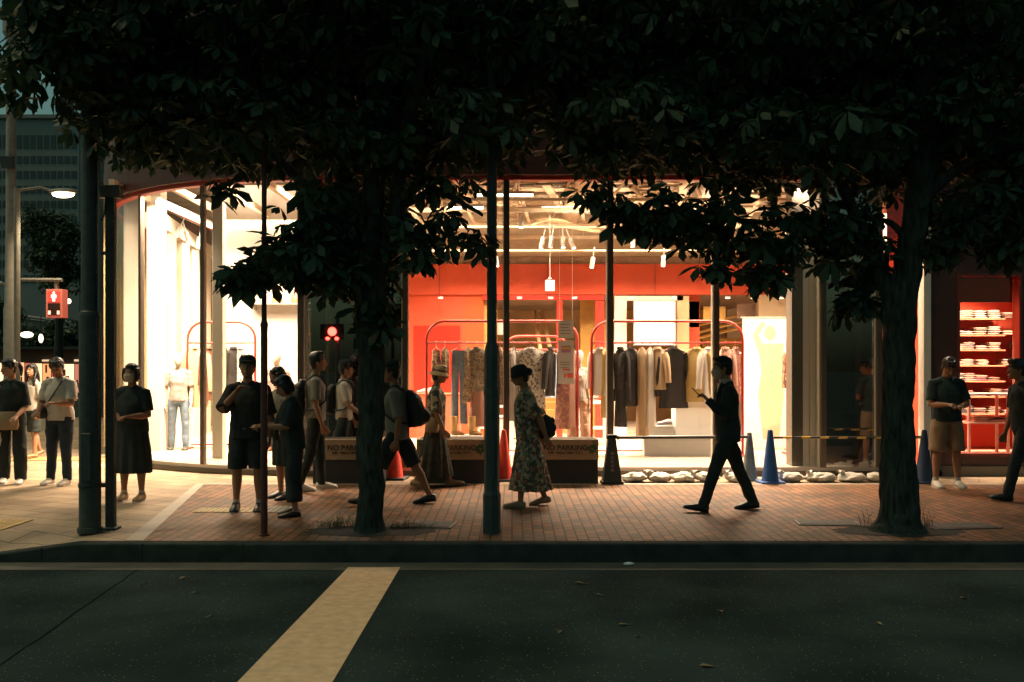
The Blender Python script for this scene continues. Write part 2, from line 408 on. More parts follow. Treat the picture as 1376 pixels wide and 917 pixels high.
# floor and slab
poly = [arc(a, RR-.05) for a in range(0, 101, 5)]
fl = MB(); n0 = 0
top = [(6.6,14.36),(-2.6,14.36)] + [p for p in poly[1:]] + [(-7.1,30),(6.6,30)]
fl.rings([[(x,y,.0) for x,y in reversed(top)], [(x,y,ZB) for x,y in reversed(top)]])
part(fl, 'floor', FLOOR)
cl = MB(); cl.rings([[(x,y,5.0) for x,y in reversed(top)], [(x,y,5.1) for x,y in reversed(top)]])
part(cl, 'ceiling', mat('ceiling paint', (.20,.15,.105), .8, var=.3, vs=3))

# sill, red head band and fascia following the curve
def outline(r_off, y_off, xr=6.15):
    return [(-7.2 - (r_off), 30)] + [arc(a, RR+r_off) for a in range(100, -1, -3)] + [(CX, GY-y_off), (xr, GY-y_off)]
def strip(o1, o2, z0, z1):
    m = MB(); n = len(o1)
    rs = [[(*o1[i], z0), (*o1[i], z1), (*o2[i], z1), (*o2[i], z0)] for i in range(n)]
    m.rings(rs); return m
ins = outline(-.06, -.06)
part(strip(outline(.06,.06), ins, .002, .075), 'sill', mat('sill metal', (.07,.062,.05), .4, metal=.4))
part(strip(outline(.03,.03), ins, .076, ZB), 'sill_rail', STEEL)
part(strip(outline(.07,.07), ins, ZT, ZT+.055), 'head_rail', mat('head rail red', (.42,.05,.035), .4))
part(strip(outline(.16,.16,14), outline(-.06,-.06,14), ZT+.057, 9.5), 'fascia', FASCIA)
part(strip(outline(.20,.20,14), outline(.161,.161,14), ZT+1.6, ZT+1.68), 'fascia_trim', DARKM)

# windows: a part each, with glass, mullion sub-parts
def flat_window(p0, p1, g=GLASS, z0=ZB, z1=ZT, mw=.085):
    x0, x1 = X(p0, GY), X(p1, GY)
    wdw = part(MB().box(x0+mw/2, x1-mw/2, GY-.006, GY+.006, z0, z1), 'window', g)
    MB().bbox(x0-mw/2, x0+mw/2-.003, GY-.07, GY+.10, z0, z1).build('mullion', MULL, wdw)
    MB().box(x0-mw/2-.012, x0-mw/2-.001, GY-.02, GY+.09, z0, z1).build('mullion_lit_side', CREAM, wdw)  # cream strip imitates shop light on the side of the mullion
    return wdw
for a, b, g in ((405,545,COAT),(545,681,GLASS),(681,820,GLASS),(820,962,GLASS),(962,1105,GLASS),(1105,1180,COAT),(1180,1246,GLASS)):
    flat_window(a, b, g)
for a0, a1 in ((5.2,25.3),(25.3,44),(44,66),(66,88)):
    m = MB(); seg = 8
    for s in range(seg):
        t0 = a0+.6+(a1-a0-1.2)*s/seg; t1 = a0+.6+(a1-a0-1.2)*(s+1)/seg
        p, q = arc(t0), arc(t1); p2, q2 = arc(t0, RR-.012), arc(t1, RR-.012)
        m.quad((*p,ZB),(*q,ZB),(*q,ZT),(*p,ZT)); m.quad((*p2,ZB),(*q2,ZB),(*q2,ZT),(*p2,ZT))
    wdw = part(m, 'window', GLASS, smooth=True)
    c = arc(a1); M = Matrix.Translation((*c,0)) @ Matrix.Rotation(R(-a1), 4, 'Z')
    MB().bbox(-.035,.035,-.045,.03,ZB,ZT).xf(M).build('mullion', MULL, wdw)
part(MB().bbox(X(415,GY),X(436,GY),GY+.12,GY+.35,ZB,ZT), 'column', CREAM)

# walls outside the frame: side wall of the corner, right-hand wall with the second window
wl = mat('dark brown red wall', (.070,.026,.020), .6, var=.2, vs=3, bump=.2)
x0, x1 = X(1250,GY), 14
wx0, wx1, wz0, wz1 = X(1285,GY), X(1372,GY), Z(613,GY), Z(368,GY)
part(MB().box(x0,wx0,GY-.02,GY+.25,.0,ZT+.05), 'wall', wl)
part(MB().box(wx1,x1,GY-.02,GY+.25,.0,ZT+.05), 'wall', wl)
part(MB().box(wx0,wx1,GY-.02,GY+.25,wz1,ZT+.05), 'wall', wl)
part(MB().box(wx0,wx1,GY-.02,GY+.25,.0,wz0), 'wall', wl)
part(MB().box(x0+.1,x1,GY-.06,GY-.021,.0,.14), 'wall_base', mat('base stone', (.12,.10,.08), .6))
part(MB().box(X(1240,GY),X(1249.5,GY),GY-.04,GY+.16,ZB,ZT), 'column', CREAM)
part(MB().box(X(1083,GY),X(1091,GY),GY+.14,GY+.4,ZB,ZT), 'column', CREAM)
part(MB().box(X(1068,GY),X(1083,GY),GY+.15,GY+.45,ZB,ZT), 'column', mat('grey column', (.10,.085,.065), .5))
part(MB().box(X(1092,GY),X(1103,GY),GY+.12,GY+.3,ZB,ZT), 'column', CREAM)
w2 = part(MB().box(wx0+.04,wx1-.04,GY+.1,GY+.112,wz0+.04,wz1-.04), 'window', GLASS)
fr = MB(); fr.box(wx0,wx1,GY-.035,GY+.11,wz1-.04,wz1).box(wx0,wx1,GY-.035,GY+.11,wz0,wz0+.04).box(wx0,wx0+.04,GY-.035,GY+.11,wz0+.041,wz1-.041).box(wx1-.04,wx1,GY-.035,GY+.11,wz0+.041,wz1-.041)
fr.build('frame', mat('frame red', (.16,.03,.02), .4), w2)
# niche behind the second window
NY = 16.3
CORAL = mat('niche coral', (.58,.085,.042), .6, spec=.15)
part(MB().box(wx0-.3,wx1+.9,NY,NY+.1,0,3.6), 'wall', CORAL)
part(MB().box(wx0-.34,wx0-.302,GY+.25,NY,0,3.6), 'wall', REDW)
part(MB().box(wx1+.9,wx1+.95,GY+.25,NY,0,3.6), 'wall', REDW)
part(MB().box(wx0-.3,wx1+.9,GY+.251,NY,.2,.24), 'floor', mat('pale floor', (.8,.66,.5), .4))
part(MB().box(wx0-.3,wx1+.9,GY+.251,NY,3.15,3.2), 'ceiling', mat('niche ceiling', (.5,.12,.06), .5))
part(MB().box(wx0-.3,wx1+.9,GY+.6,GY+.66,Z(407,15),3.149), 'bulkhead', mat('bulkhead', (.12,.03,.02), .6))

# back of house: upper wall, red band, panels and openings at Y = 20
BY = 20.0
def bw(p0, p1, q0, q1, mt, name='wall', y=BY, th=.12):
    return part(MB().box(X(p0,y), X(p1,y), y, y+th, Z(q1,y), Z(q0,y)), name, mt)
zf = 490+(CH-ZB)*F/BY
bw(430,1066,262,345,mat('upper wall', (.60,.48,.34), .8, var=.25, vs=2),)
bw(430,1063,345,355,BROWN,'lintel',BY-.02)
bw(430,1062,355,396,REDW,'wall',BY-.06,.2)
bw(545,625,396,zf,REDW)
bw(556,618,438,zf-30,mat('red door', (.25,.018,.010), .5, spec=.12),'door_panel',BY-.03,.04)
bw(625,650,396,zf,ORANGEW)
bw(648,812,397,403,REDP,'door_frame',BY-.05)
bw(650,668,404,zf,YEL,'wall',BY+.1)
bw(748,756,404,zf,REDP,'door_frame',BY-.05)
bw(780,815,404,zf,YEL,'wall',BY+.6)
bw(800,812,404,zf,REDP,'wall',BY-.03)
bw(826,842,398,zf,CREAM,'wall',BY-.03); bw(842,918,398,404,CREAM,'wall',BY-.03); bw(910,926,398,zf,mat('tan panel', (.45,.28,.15), .5),'wall',BY-.03)
bw(918,940,396,zf,REDW,'wall',BY+.3)
bw(1020,1062,396,zf,mat('beige panel', (.52,.40,.26), .6),'wall',BY-.04)
bw(420,1110,390,zf,mat('back room wall', (.26,.14,.05), .7, var=.3, vs=2),'wall',26)
bw(945,1025,455,470,YEL,'wall',24)
for q0, q1, y in ((425,428,23),(432,436,22),(415,419,24)):
    m = MB().tube([(X(925,y),y,Z(q1+22,y)),(X(1025,y),y-.6,Z(q0,y))], .035, 6); part(m, 'ceiling_beam', mat('gold beam', (.8,.5,.15), .5))
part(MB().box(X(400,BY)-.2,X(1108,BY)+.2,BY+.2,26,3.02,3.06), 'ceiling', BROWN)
part(MB().box(5.62,5.72,15.2,26,ZB,4.98), 'wall', CREAM)
part(MB().box(-3.05,-2.95,BY,26,ZB,5), 'wall', CREAM)

# escalator-like stringers seen in the rear opening
for dx in (0,.35):
    part(MB().tube([(X(742,22)+dx,22,ZB+.1),(X(722,22)+dx*.5,24.5,2.9)], .05, 6), 'stair_rail', mat('tan rail', (.55,.35,.18), .5))
for k in range(7):
    part(MB().box(X(735,21.5),X(790,21.5),21.2+k*.28,21.48+k*.28,ZB,ZB+.16*(k+1)), 'stair_step', mat('step', (.45,.27,.09), .5))

# dark partition behind the reflecting panes
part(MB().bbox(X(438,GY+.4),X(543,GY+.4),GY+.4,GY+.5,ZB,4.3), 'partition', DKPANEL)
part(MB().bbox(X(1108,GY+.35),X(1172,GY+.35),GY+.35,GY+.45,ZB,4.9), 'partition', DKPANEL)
part(MB().bbox(X(1174,GY+.3),X(1187,GY+.3),GY+.3,GY+.5,ZB,4.9), 'column', mat('salmon column', (.70,.16,.07), .5))
part(MB().box(X(1187,15.8),X(1262,15.8),15.8,15.9,ZB,4.9), 'wall', mat('orange red wall', (.4,.035,.018), .5, spec=.12))
part(MB().box(X(1150,GY+.34),X(1158,GY+.34),GY+.33,GY+.349,ZB,4.3), 'partition_trim', mat('rust trim', (.16,.05,.03), .5))

# left room: white walls, columns, beam
part(MB().bbox(X(300,18.6),X(428,18.6),18.6,18.75,ZB,4.95), 'wall', WHITE)
part(MB().bbox(X(285,15.6),X(299,15.6),15.6,15.8,ZB,4.95), 'column', CREAM)
part(MB().bbox(X(166,17.6),X(192,17.6),17.6,17.7,ZB,4.95), 'wall', CREAM)
part(MB().bbox(X(197,16.9),X(216,16.9),16.9,17.2,ZB,4.95), 'column', CREAM)
for t in (.12,.40,.62,.80,.95):
    y = 17+4.7*t; x = -6.0-.67*t
    part(MB().bbox(x-.22,x+.02,y,y+.42,ZB,3.94), 'column', CREAM)
m = MB(); m.rings([[(-6.3,17,3.94),(-5.95,17,3.94),(-5.95,17,4.2),(-6.3,17,4.2)],[(-6.97,21.9,3.94),(-6.6,21.9,3.94),(-6.6,21.9,4.2),(-6.97,21.9,4.2)]])
part(m, 'ceiling_beam', CREAM)
part(MB().box(-7.3,-7.2,17.8,30,ZB,5), 'wall', mat('gold wall', (.45,.32,.14), .6, var=.3, vs=30))
part(MB().box(-7.2,-2.9,24,24.1,ZB,5), 'wall', mat('back cream', (.6,.5,.36), .7, var=.15))
# open ceiling: beams, ducts, conduits
CB = mat('ceiling steel cream', (.78,.64,.46), .6, var=.15, vs=4)
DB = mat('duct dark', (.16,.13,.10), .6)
for py, y, h in ((282,17,.07),(303,18,.06),(319,19,.06),(336,19.6,.05),(268,16,.05)):
    z = Z(py, y)
    part(MB().box(-2.9,5.6,y,y+.05,z-h/2,z+h/2), 'ceiling_beam', CB)
for k in range(9):
    x = -2.4+k*.82+rnd.uniform(-.1,.1); z = 4.35+rnd.uniform(-.1,.35)
    part(MB().tube([(x,14.9,z),(x+rnd.uniform(-.5,.5),19.8,z-rnd.uniform(0,.2))], rnd.choice((.02,.03,.05)), 8), 'ceiling_pipe', CB)
for x, wd in ((-.4,.5),(2.0,.35)):
    m = MB()
    for k in range(16): m.box(x,x+wd,15+k*.3,15.05+k*.3,4.42,4.45)
    m.box(x-.02,x,14.9,19.8,4.40,4.48).box(x+wd,x+wd+.02,14.9,19.8,4.40,4.48); part(m, 'cable_tray', CB)
for x, z, r_, mt in ((1.15,4.55,.2,CB),(3.3,4.6,.17,DB),(-1.7,4.65,.15,DB)):
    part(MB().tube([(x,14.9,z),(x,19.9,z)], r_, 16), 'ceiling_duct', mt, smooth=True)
for k in range(4):                            # sagging flexible hoses
    pts = [(.35+.55*t*2.2+k*.08, 17.6+.25*k, 4.06+.10*math.sin(t*5+k)+.06*k) for t in [i/14 for i in range(15)]]
    part(MB().tube(pts, .028, 8), 'ceiling_hose', mat('hose', (.75,.60,.36), .6), smooth=True)
for k in range(14):
    x = rnd.uniform(-2.7,4.2); y = rnd.uniform(15.2,19.5)
    part(MB().tube([(x,y,5.0),(x,y,rnd.uniform(4.05,4.5))], .008, 6), 'hanger_rod', CB)
for k in range(16):                           # cross runs of small pipe and channel
    y = rnd.uniform(14.9,19.6); z = rnd.uniform(4.15,4.9); a = rnd.uniform(-2.8,2.0); b = a+rnd.uniform(1.2,4.5); b = min(b,4.3)
    part(MB().tube([(a,y,z),(b,y+rnd.uniform(-.3,.3),z+rnd.uniform(-.06,.06))], rnd.choice((.015,.022,.03)), 8), 'ceiling_pipe', rnd.choice((CB,CB,DB)))
for k in range(9):                            # broad slanting channels
    x = -2.4+k*.75; part(MB().bbox(x,x+.13,15.2,19.2,4.52,4.56).xf(Matrix.Translation((x,17,0))@Matrix.Rotation(R(-9),4,'Z')@Matrix.Translation((-x,-17,0))), 'cable_channel', CB)
for k in range(6):
    y = 15.3+k*.75; part(MB().bbox(-2.8,5.55,y,y+.09,4.66,4.72), 'ceiling_channel', CB)
for k in range(10):                           # drops, boxes and junctions
    x = rnd.uniform(-2.5,4.0); y = rnd.uniform(15,19.3); z = rnd.uniform(4.25,4.8); s_ = rnd.uniform(.08,.2)
    part(MB().bbox(x,x+s_*1.6,y,y+s_,z,z+s_*.7), 'junction_box', rnd.choice((CB,DB,WHITE)))
for k in range(7):
    x = -2.2+k*1.0; part(MB().tube([(x,15.2,4.32),(x+.35,16.6,4.40),(x+.5,18.2,4.22),(x+.95,19.5,4.3)], .035, 8), 'flexible_duct', CB, smooth=True)
for k in range(5):
    part(MB().box(-6.2+k*.8,-6.12+k*.8,15.3,20,4.35,4.45), 'ceiling_beam', CB)
part(MB().tube([(-5.6,15.6,4.5),(-3.2,15.0,4.5)], .12, 12), 'ceiling_duct', DB, smooth=True)

# ---- lamps of the shop
def strip_lamp(x0, x1, y, z, label):
    t = thing('strip_lamp', label, 'ceiling lamp', ((x0+x1)/2, y, z), 0, 'strip lamps under the shop ceiling')
    MB().box(x0,x1,y-.05,y+.05,z+.02,z+.06).build('housing', WHITE, t)
    MB().box(x0+.01,x1-.01,y-.04,y+.04,z-.01,z+.0199).build('diffuser', LAMP, t)
strip_lamp(X(640,15.4),X(717,15.4),15.4,Z(263,15.4),'bright strip lamp at the top of the middle window, nearest the centre pole')
strip_lamp(X(600,16.4),X(650,16.4),16.4,Z(280,16.4),'short strip lamp half hidden by leaves left of the centre pole')
strip_lamp(X(888,15.6),X(950,15.6),15.6,Z(300,15.6),'strip lamp glowing through leaves above the black coats')
def spot_proto():
    t = thing('track_spotlight', 'x', 'spotlight', (0,0,0), 0, 'white track spotlights under the shop ceiling')
    MB().tube([(0,0,.40),(0,0,.20)], .010, 8).build('stem', WHITE, t, local=True)
    MB().lathe([(.040,-.0),(.042,.02),(.042,.19),(.03,.205)], (0,0,0), 16).build('lamp_housing', WHITE, t, smooth=True, local=True)
    MB().lathe([(.034,-.004),(.034,-.001)], (0,0,0), 16).build('lens', LAMP, t, local=True)
    return t
SP = spot_proto(); first = True
for px, py, y, lab in ((727,334,17.4,'first from the left in the middle window'),(740,333,17.4,'second from the left in the middle window'),(757,333,17.4,'third from the left in the middle window'),(771,334,17.4,'last of the row of four in the middle window'),
        (795,360,18.6,'low one beside the pane divider over the red band'),(668,358,18,'just right of the centre pole'),(700,306,16.6,'high one near the bright strip lamp'),(891,358,18.6,'over the red band behind the hanging leaves'),(850,332,17,'glowing one right of the divider by the leaves'),(868,330,17,'glowing one beside another near the leaves'),(236,318,18,'nearest of those on the red track in the curved window'),(253,325,18.5,'second on the red track in the curved window'),(266,333,19,'third on the red track in the curved window')):
    o = SP if first else copy_tree(SP); first = False
    o.location = (X(px,y), y, Z(py,y)); o.rotation_euler = (R(rnd.uniform(-25,10)), R(rnd.uniform(-20,20)), 0)
    o['label'] = 'white track spotlight, ' + lab
part(MB().tube([(X(215,17),17.2,4.32),(X(285,20),20,4.32)], .03, 8), 'lighting_track', REDP)
part(MB().tube([(-1.5,17.4,4.0),(4.3,17.4,4.0)], .018, 8), 'lighting_track', CB)
part(MB().tube([(-1.5,18.6,3.72),(4.3,18.6,3.72)], .02, 8), 'lighting_track', CB)
t = thing('strip_lamp', 'long glaring strip lamp high in the curved corner window', 'ceiling lamp', (X(240,17),17,Z(285,17)), 0, 'strip lamps under the shop ceiling')
MB().tube([(X(212,16.4),16.4,Z(272,16.4)),(X(300,18.4),18.4,Z(311,18.4))], .045, 8).build('diffuser', LAMP, t)
MB().tube([(X(212,16.4),16.4,Z(272,16.4)+.06),(X(300,18.4),18.4,Z(311,18.4)+.06)], .03, 8).build('housing', WHITE, t)
def pendant(px, py, y, lab):
    t = thing('pendant_lamp', lab, 'pendant lamp', (X(px,y), y, Z(py,y)), 0, 'square pendant lamps in the window')
    MB().bbox(-.075,.075,-.075,.075,-.085,.085,.01).build('lamp_shade', LAMPW, t, local=True)
    MB().tube([(0,0,.085),(0,0,1.2)], .005, 6).build('cord', WHITE, t, local=True)
    MB().lathe([(.035,.115),(.012,.14)], (0,0,0), 12).build('lamp_cap', WHITE, t, local=True)
pendant(739,384,16.6,'small square white pendant lamp hanging in the middle window')
pendant(1056,382,16.8,'small square white pendant lamp at the right end of the windows')
t = thing('display_screen', 'bright blank white light panel on the rear wall of the shop', 'light panel', (X(879,19.6),19.6,Z(434,19.6)))
MB().box(X(853,19.6),X(906,19.6),19.6,19.66,Z(463,19.6),Z(406,19.6)).build('screen', mat('light panel', (.9,.9,.85), .5, emit=(1,.93,.86), es=1.6), t)
MB().box(X(851,19.7),X(908,19.7),19.661,19.72,Z(465,19.7),Z(404,19.7)).build('frame', STEEL, t)

LW = (1.0,.75,.53)
LAMPS = [
 ((-4.6,16.6,4.55), 250, 2.2, 1.4, None), ((-5.0,19.5,4.3), 130, 2.0, 2.0, None),
 ((-.4,17.2,4.2), 60, 1.8, .5, None), ((1.6,16.2,4.2), 125, 2.2, .5, None), ((3.5,16.2,4.2), 150, 1.6, .5, None),
 ((-.3,18.6,3.9), 60, 2.5, .4, None), ((2.6,18.6,3.9), 70, 2.5, .4, None),
 ((0.8,22.5,2.95), 55, 4, 1.5, None), ((5.4,15.0,3.9), 22, .8, .4, None), ((6.75,15.2,3.1), 140, 1.2, .5, None)]
for (x,y,z), pw, sx, sy, _ in LAMPS: area((x,y,z), pw*5.8, sx, sy, LW, (x,y-.001,0))
area((-6.0,16.5,4.3), 420, .6, .4, LW, (-6.4,17.2,1.5)); area((-5.2,15.6,4.3), 260, .8, .4, LW, (-6.6,17.0,1.5))  # unseen area lights added to brighten the cream corner wall
area((4.7,16.6,4.2), 330, .8, .5, LW, (4.7,17.2,0))
area((4.35,14.52,4.15), 70, .5, .1, LW, (4.3,14.6,0)); area((5.72,14.55,4.1), 26, .3, .1, LW, (5.85,14.5,0))  # small unseen area lights added to brighten the cream columns
# area lights without fixtures, added to brighten the pipework from below
for x in (-1.4,1.2,3.4): area((x,16.8,3.75), 190, .5, .3, LW, (x,17.3,5))
area((-4.8,17.0,3.9), 110, .8, .4, LW, (-4.8,17.2,5))

# ------------------------------------------------------------------ racks and clothes
def rack(px0, px1, y, top=432, bar=461, label=''):
    x0, x1 = X(px0,y), X(px1,y); zt, zb = Z(top,y), Z(bar,y); r_ = .3
    t = thing('clothes_rack', label, 'clothes rack', ((x0+x1)/2, y, ZB), 0, 'red tube clothes racks in the windows')
    pts = [(x0,y,ZB+.03)]
    for k in range(7): a = R(180-15*k); pts.append((x0+r_+r_*math.cos(a), y, zt-r_+r_*math.sin(a)))
    for k in range(7): a = R(90-15*k); pts.append((x1-r_+r_*math.cos(a), y, zt-r_+r_*math.sin(a)))
    pts.append((x1,y,ZB+.03))
    MB().tube(pts, .022, 10).build('frame', REDP, t, smooth=True)
    MB().tube([(x0,y,zb),(x1,y,zb)], .015, 8).build('hanging_rail', REDP, t, smooth=True)
    for x in (x0, x1): MB().bbox(x-.03,x+.03,y-.26,y+.26,ZB+.001,ZB+.03).build('foot', REDP, t)
    MB().tube([(x0,y+.2,ZB+.07),(x1,y+.2,ZB+.07)], .012, 8).build('lower_rail', REDP, t)
    return zb
RY = 16.0
zb1 = rack(573,776,RY,label='wide red tube clothes rack behind the centre pole, left of the hanging notice')
zb2 = rack(795,998,RY+.02,label='wide red tube clothes rack with the black coats behind the walking businessman')
zb3 = rack(1058,1150,RY+.3,label='red tube clothes rack half hidden at the right end column')
zb0 = rack(252,343,17.3,433,461,label='narrow red tube clothes rack inside the curved corner window')
HANGW = mat('hanger wood', (.7,.42,.3), .5)

def garment(kind, px, y, zb, w_, L, mt, rz, label, name, sleeve=.5, hcol=None, ph=0):
    x = X(px, y)
    t = thing(name, label, 'garment', (x, y, zb), R(rz), 'clothes hanging on the racks')
    h = MB()
    h.tube([(0,0,.0),(.012,0,.018),(0,0,.03),(-.014,0,.012)] , .004, 5)
    h.tube([(0,0,-.0),(0,0,-.06)], .004, 5); h.tube([(-w_*.42,0,-.13),(0,0,-.065),(w_*.42,0,-.13)], .011, 6)
    h.build('hanger', hcol or HANGW, t, local=True)
    z0 = -.09; hw = w_/2; b = MB()
    def ring(z, a, c): return ((0,0,z), (a,0,0), (0,c,0))
    if kind == 'trousers':
        b.loft([ring(-.12,hw*.75,.03), ring(-.3,hw*.85,.045)], 16)
        for s in (-1,1):
            b.loft([((s*hw*.42,0,-.28),(hw*.44,0,0),(0,.045,0)), ((s*hw*.46,0,-.28-(L-.28)*.5),(hw*.40,0,0),(0,.035,0)), ((s*hw*.5,.01,-L),(hw*.42,0,0),(0,.04,0))], 14, wav=.06, nw=5, ph=ph)
        b.build('garment_body', mt, t, smooth=True, local=True)
    elif kind == 'skirt':
        b.loft([ring(-.12,hw*.6,.035), ring(-.3,hw*.8,.05), ring(-.3-(L-.3)*.5,hw*.95,.06), ring(-L,hw*1.1,.075)], 40, wav=.14, nw=7, ph=ph)
        b.build('garment_body', mt, t, smooth=True, local=True)
    else:
        fl = {'shirt':1.0,'coat':1.12,'dress':1.2}[kind]
        b.loft([ring(-.075,hw*.22,.03), ring(-.095,hw*.45,.035), ring(-.14,hw*.92,.045), ring(-.20,hw*.97,.055), ring(-.42,hw*.86,.06), ring(-.42-(L-.42)*.5 if L>.5 else -.5,hw*.92*(.5+fl/2),.06), ring(-L,hw*fl,.07)], 44, wav=.07, nw=6, ph=ph)
        b.build('garment_body', mt, t, smooth=True, local=True)
        if sleeve:
            for s in (-1,1):
                MB().tube([(s*hw*.86,0,-.165),(s*hw*1.03,.01,-.24),(s*(hw*1.08+.02),.015,-.24-sleeve*.5),(s*(hw*1.05+.03),.03,-.24-sleeve)], [.05,.058,.05,.047], 10).build('sleeve', mt, t, smooth=True, local=True)
            MB().loft([((0,-.01,-.062),(.055,0,0),(0,.035,0)),((0,-.01,-.1),(.075,0,0),(0,.05,0))], 14).build('collar', mt, t, smooth=True, local=True)
    return t

BLK = mat('black cloth', (.012,.011,.011), .9, spec=.1, var=.3, vs=9); BLK2 = mat('charcoal cloth', (.022,.020,.019), .9, spec=.1, var=.3, vs=9)
JEAN = mat('denim', (.10,.14,.19), .85, var=.25, vs=14); WSH = mat('white cloth', (.80,.74,.66), .8)
MUST = mat('mustard cloth', (.62,.42,.16), .85); TANC = mat('tan cloth', (.52,.36,.22), .85); ROSE = mat('rose brown cloth', (.42,.22,.17), .85)
BRN = mat('brown cloth', (.09,.045,.028), .9, spec=.1, var=.3, vs=9); GRYC = mat('grey cloth', (.24,.21,.19), .85)
SEQ = pattern_mat('sequin print', [(.04,.03,.03),(.35,.22,.12),(.1,.07,.06),(.5,.36,.2)], 60, .4)
CAMO = pattern_mat('camouflage print', [(.10,.07,.05),(.32,.24,.17),(.16,.13,.09),(.42,.33,.25)], 9, kind='NOISE')
BRP = pattern_mat('brown figured print', [(.20,.08,.06),(.38,.19,.13),(.14,.05,.05)], 30)
BWP = pattern_mat('black white print', [(.75,.70,.62),(.72,.66,.58),(.12,.10,.09),(.7,.65,.58)], 34)
G = [
 ('trousers',586,zb1,.20,.62,SEQ,40,'short patterned dark trousers, leftmost garment on the rack left of the centre pole','hanging_trousers',0),
 ('dress',598,zb1,.18,.50,SEQ,55,'narrow speckled dark top beside the leftmost patterned trousers','hanging_dress',0),
 ('trousers',617,zb1,.30,1.30,JEAN,12,'long blue denim trousers hanging left of the centre pole','hanging_trousers',0),
 ('dress',628,zb1,.16,.95,SEQ,60,'slim sequinned dark dress between denim trousers and camouflage jacket','hanging_dress',0),
 ('coat',641,zb1,.36,.78,CAMO,8,'camouflage print jacket hanging just left of the centre pole','hanging_jacket',.50),
 ('skirt',644,zb1-.55,.32,.80,ROSE,5,'long rose brown pleated skirt below the camouflage jacket','hanging_skirt',0),
 ('dress',672,zb1,.16,1.0,SEQ,65,'speckled narrow dress showing just right of the centre pole','hanging_dress',0),
 ('dress',690,zb1,.22,1.25,GRYC,60,'grey long dress beside the pane divider right of the centre pole','hanging_dress',0),
 ('shirt',713,zb1,.46,1.05,BWP,6,'white blouse with black print above the walking woman in florals','hanging_shirt',.62),
 ('coat',739,zb1,.20,.85,BLK2,58,'charcoal coat squeezed beside the white printed blouse','hanging_coat',.5),
 ('dress',757,zb1,.26,1.38,BRP,35,'brown figured long dress behind the hanging notice','hanging_dress',0),
 ('dress',768,zb1,.20,1.35,ROSE,55,'plain rose brown dress at the right end of the first rack','hanging_dress',0),
 ('shirt',806,zb2,.30,.85,WSH,25,'white shirt at the left end of the second rack','hanging_shirt',.5),
 ('dress',815,zb2,.24,1.20,MUST,45,'long mustard dress beside the white shirt on the second rack','hanging_dress',0),
 ('coat',834,zb2,.22,1.35,BLK,50,'very long black coat beside the dark barrier cone top','hanging_coat',.7),
 ('coat',847,zb2,.30,1.02,BLK,35,'black jacket with full sleeves right of the very long black coat','hanging_jacket',.5),
 ('dress',863,zb2,.20,1.52,TANC,50,'sheer tan dress reaching nearly to the floor','hanging_dress',0),
 ('dress',874,zb2,.20,1.35,WSH,50,'cream full-length dress beside the sheer tan one','hanging_dress',0),
 ('shirt',884,zb2,.28,.75,TANC,40,'tan shirt hanging between cream dress and black coat','hanging_shirt',.4),
 ('coat',905,zb2,.42,1.05,BLK,10,'open black coat hanging in the middle of the second rack','hanging_coat',.62),
 ('shirt',936,zb2,.40,.95,MUST,15,'mustard cardigan hanging right of the open black coat','hanging_cardigan',.58),
 ('shirt',951,zb2,.28,.95,WSH,35,'white shirt between mustard cardigan and pane divider','hanging_shirt',.5),
 ('shirt',975,zb2,.26,.80,ROSE,50,'rose shirt hanging above the walking businessman','hanging_shirt',.45),
 ('coat',988,zb2,.26,.95,BRP,50,'brown print coat at the right end of the second rack','hanging_coat',.5),
 ('shirt',1067,zb3,.30,.62,SEQ,45,'speckled black shirt on the rack at the right end column','hanging_shirt',.5),
 ('trousers',1066,zb3-.5,.24,.68,BLK,30,'black trousers hung low on the rack by the end column','hanging_trousers',0),
 ('coat',264,zb0,.40,1.12,TANC,12,'long tan coat on the rack in the curved corner window','hanging_coat',.6),
 ('coat',280,zb0,.22,1.0,BRN,55,'dark brown coat behind the first corner window divider','hanging_coat',.5),
 ('dress',302,zb0,.12,.75,BLK,60,'narrow black top right of the corner window divider','hanging_dress',0),
 ('coat',313,zb0,.24,.85,BLK2,45,'charcoal coat hanging left of the man in the cap','hanging_coat',.5),
 ('shirt',325,zb0,.28,.8,BWP,30,'black and white print shirt behind the man in the cap','hanging_shirt',.5),
]
for i, (k, px, zb, w_, L, mt, rz, lab, nm, sl_) in enumerate(G):
    y = RY if zb in (zb1,zb1-.55) else RY+.02 if zb == zb2 else 17.3 if zb == zb0 else RY+.3
    if 'low' in lab or 'below' in lab: y += .09
    garment(k, px, y, zb, w_, L, mt, rz*(1 if i % 2 else -1), lab, nm, sl_, ph=i)

# notice hanging in the window
t = thing('hanging_notice', 'tall white two-sheet notice hanging at the right end of the first rack', 'notice', (X(760,15.7),15.7,Z(516,15.7)))
NW = mat('paper', (.80,.76,.72), .6); INK = mat('ink grey', (.25,.2,.18), .7); INKR = mat('ink red', (.7,.12,.08), .6)
NX0, NX1 = X(750,15.7), X(771,15.7)
MB().box(NX0,NX1,15.7,15.706,Z(455,15.7),Z(431,15.7)).build('sheet', NW, t)
MB().box(NX0,NX1,15.7,15.706,Z(516,15.7),Z(457.5,15.7)).build('sheet', NW, t)
mk = MB()
for q in (436,440,444,448,487,490,494): mk.box(NX0+.03,NX1-.03-.05*(q % 3)/2,15.695,15.699,Z(q+.8,15.7),Z(q,15.7))
mk.build('text_lines', INK, t)
mk = MB(); mk.box(NX0+.05,NX1-.05,15.695,15.699,Z(474,15.7),Z(465,15.7)); mk.build('emblem', mat('emblem mauve', (.45,.18,.35), .6), t)
mk = MB(); mk.box(NX0+.055,NX1-.055,15.692,15.6949,Z(470,15.7),Z(466.5,15.7)); mk.build('emblem_centre', mat('emblem yellow', (.75,.5,.1), .6), t)
mk = MB(); a0 = (NX0+NX1)/2
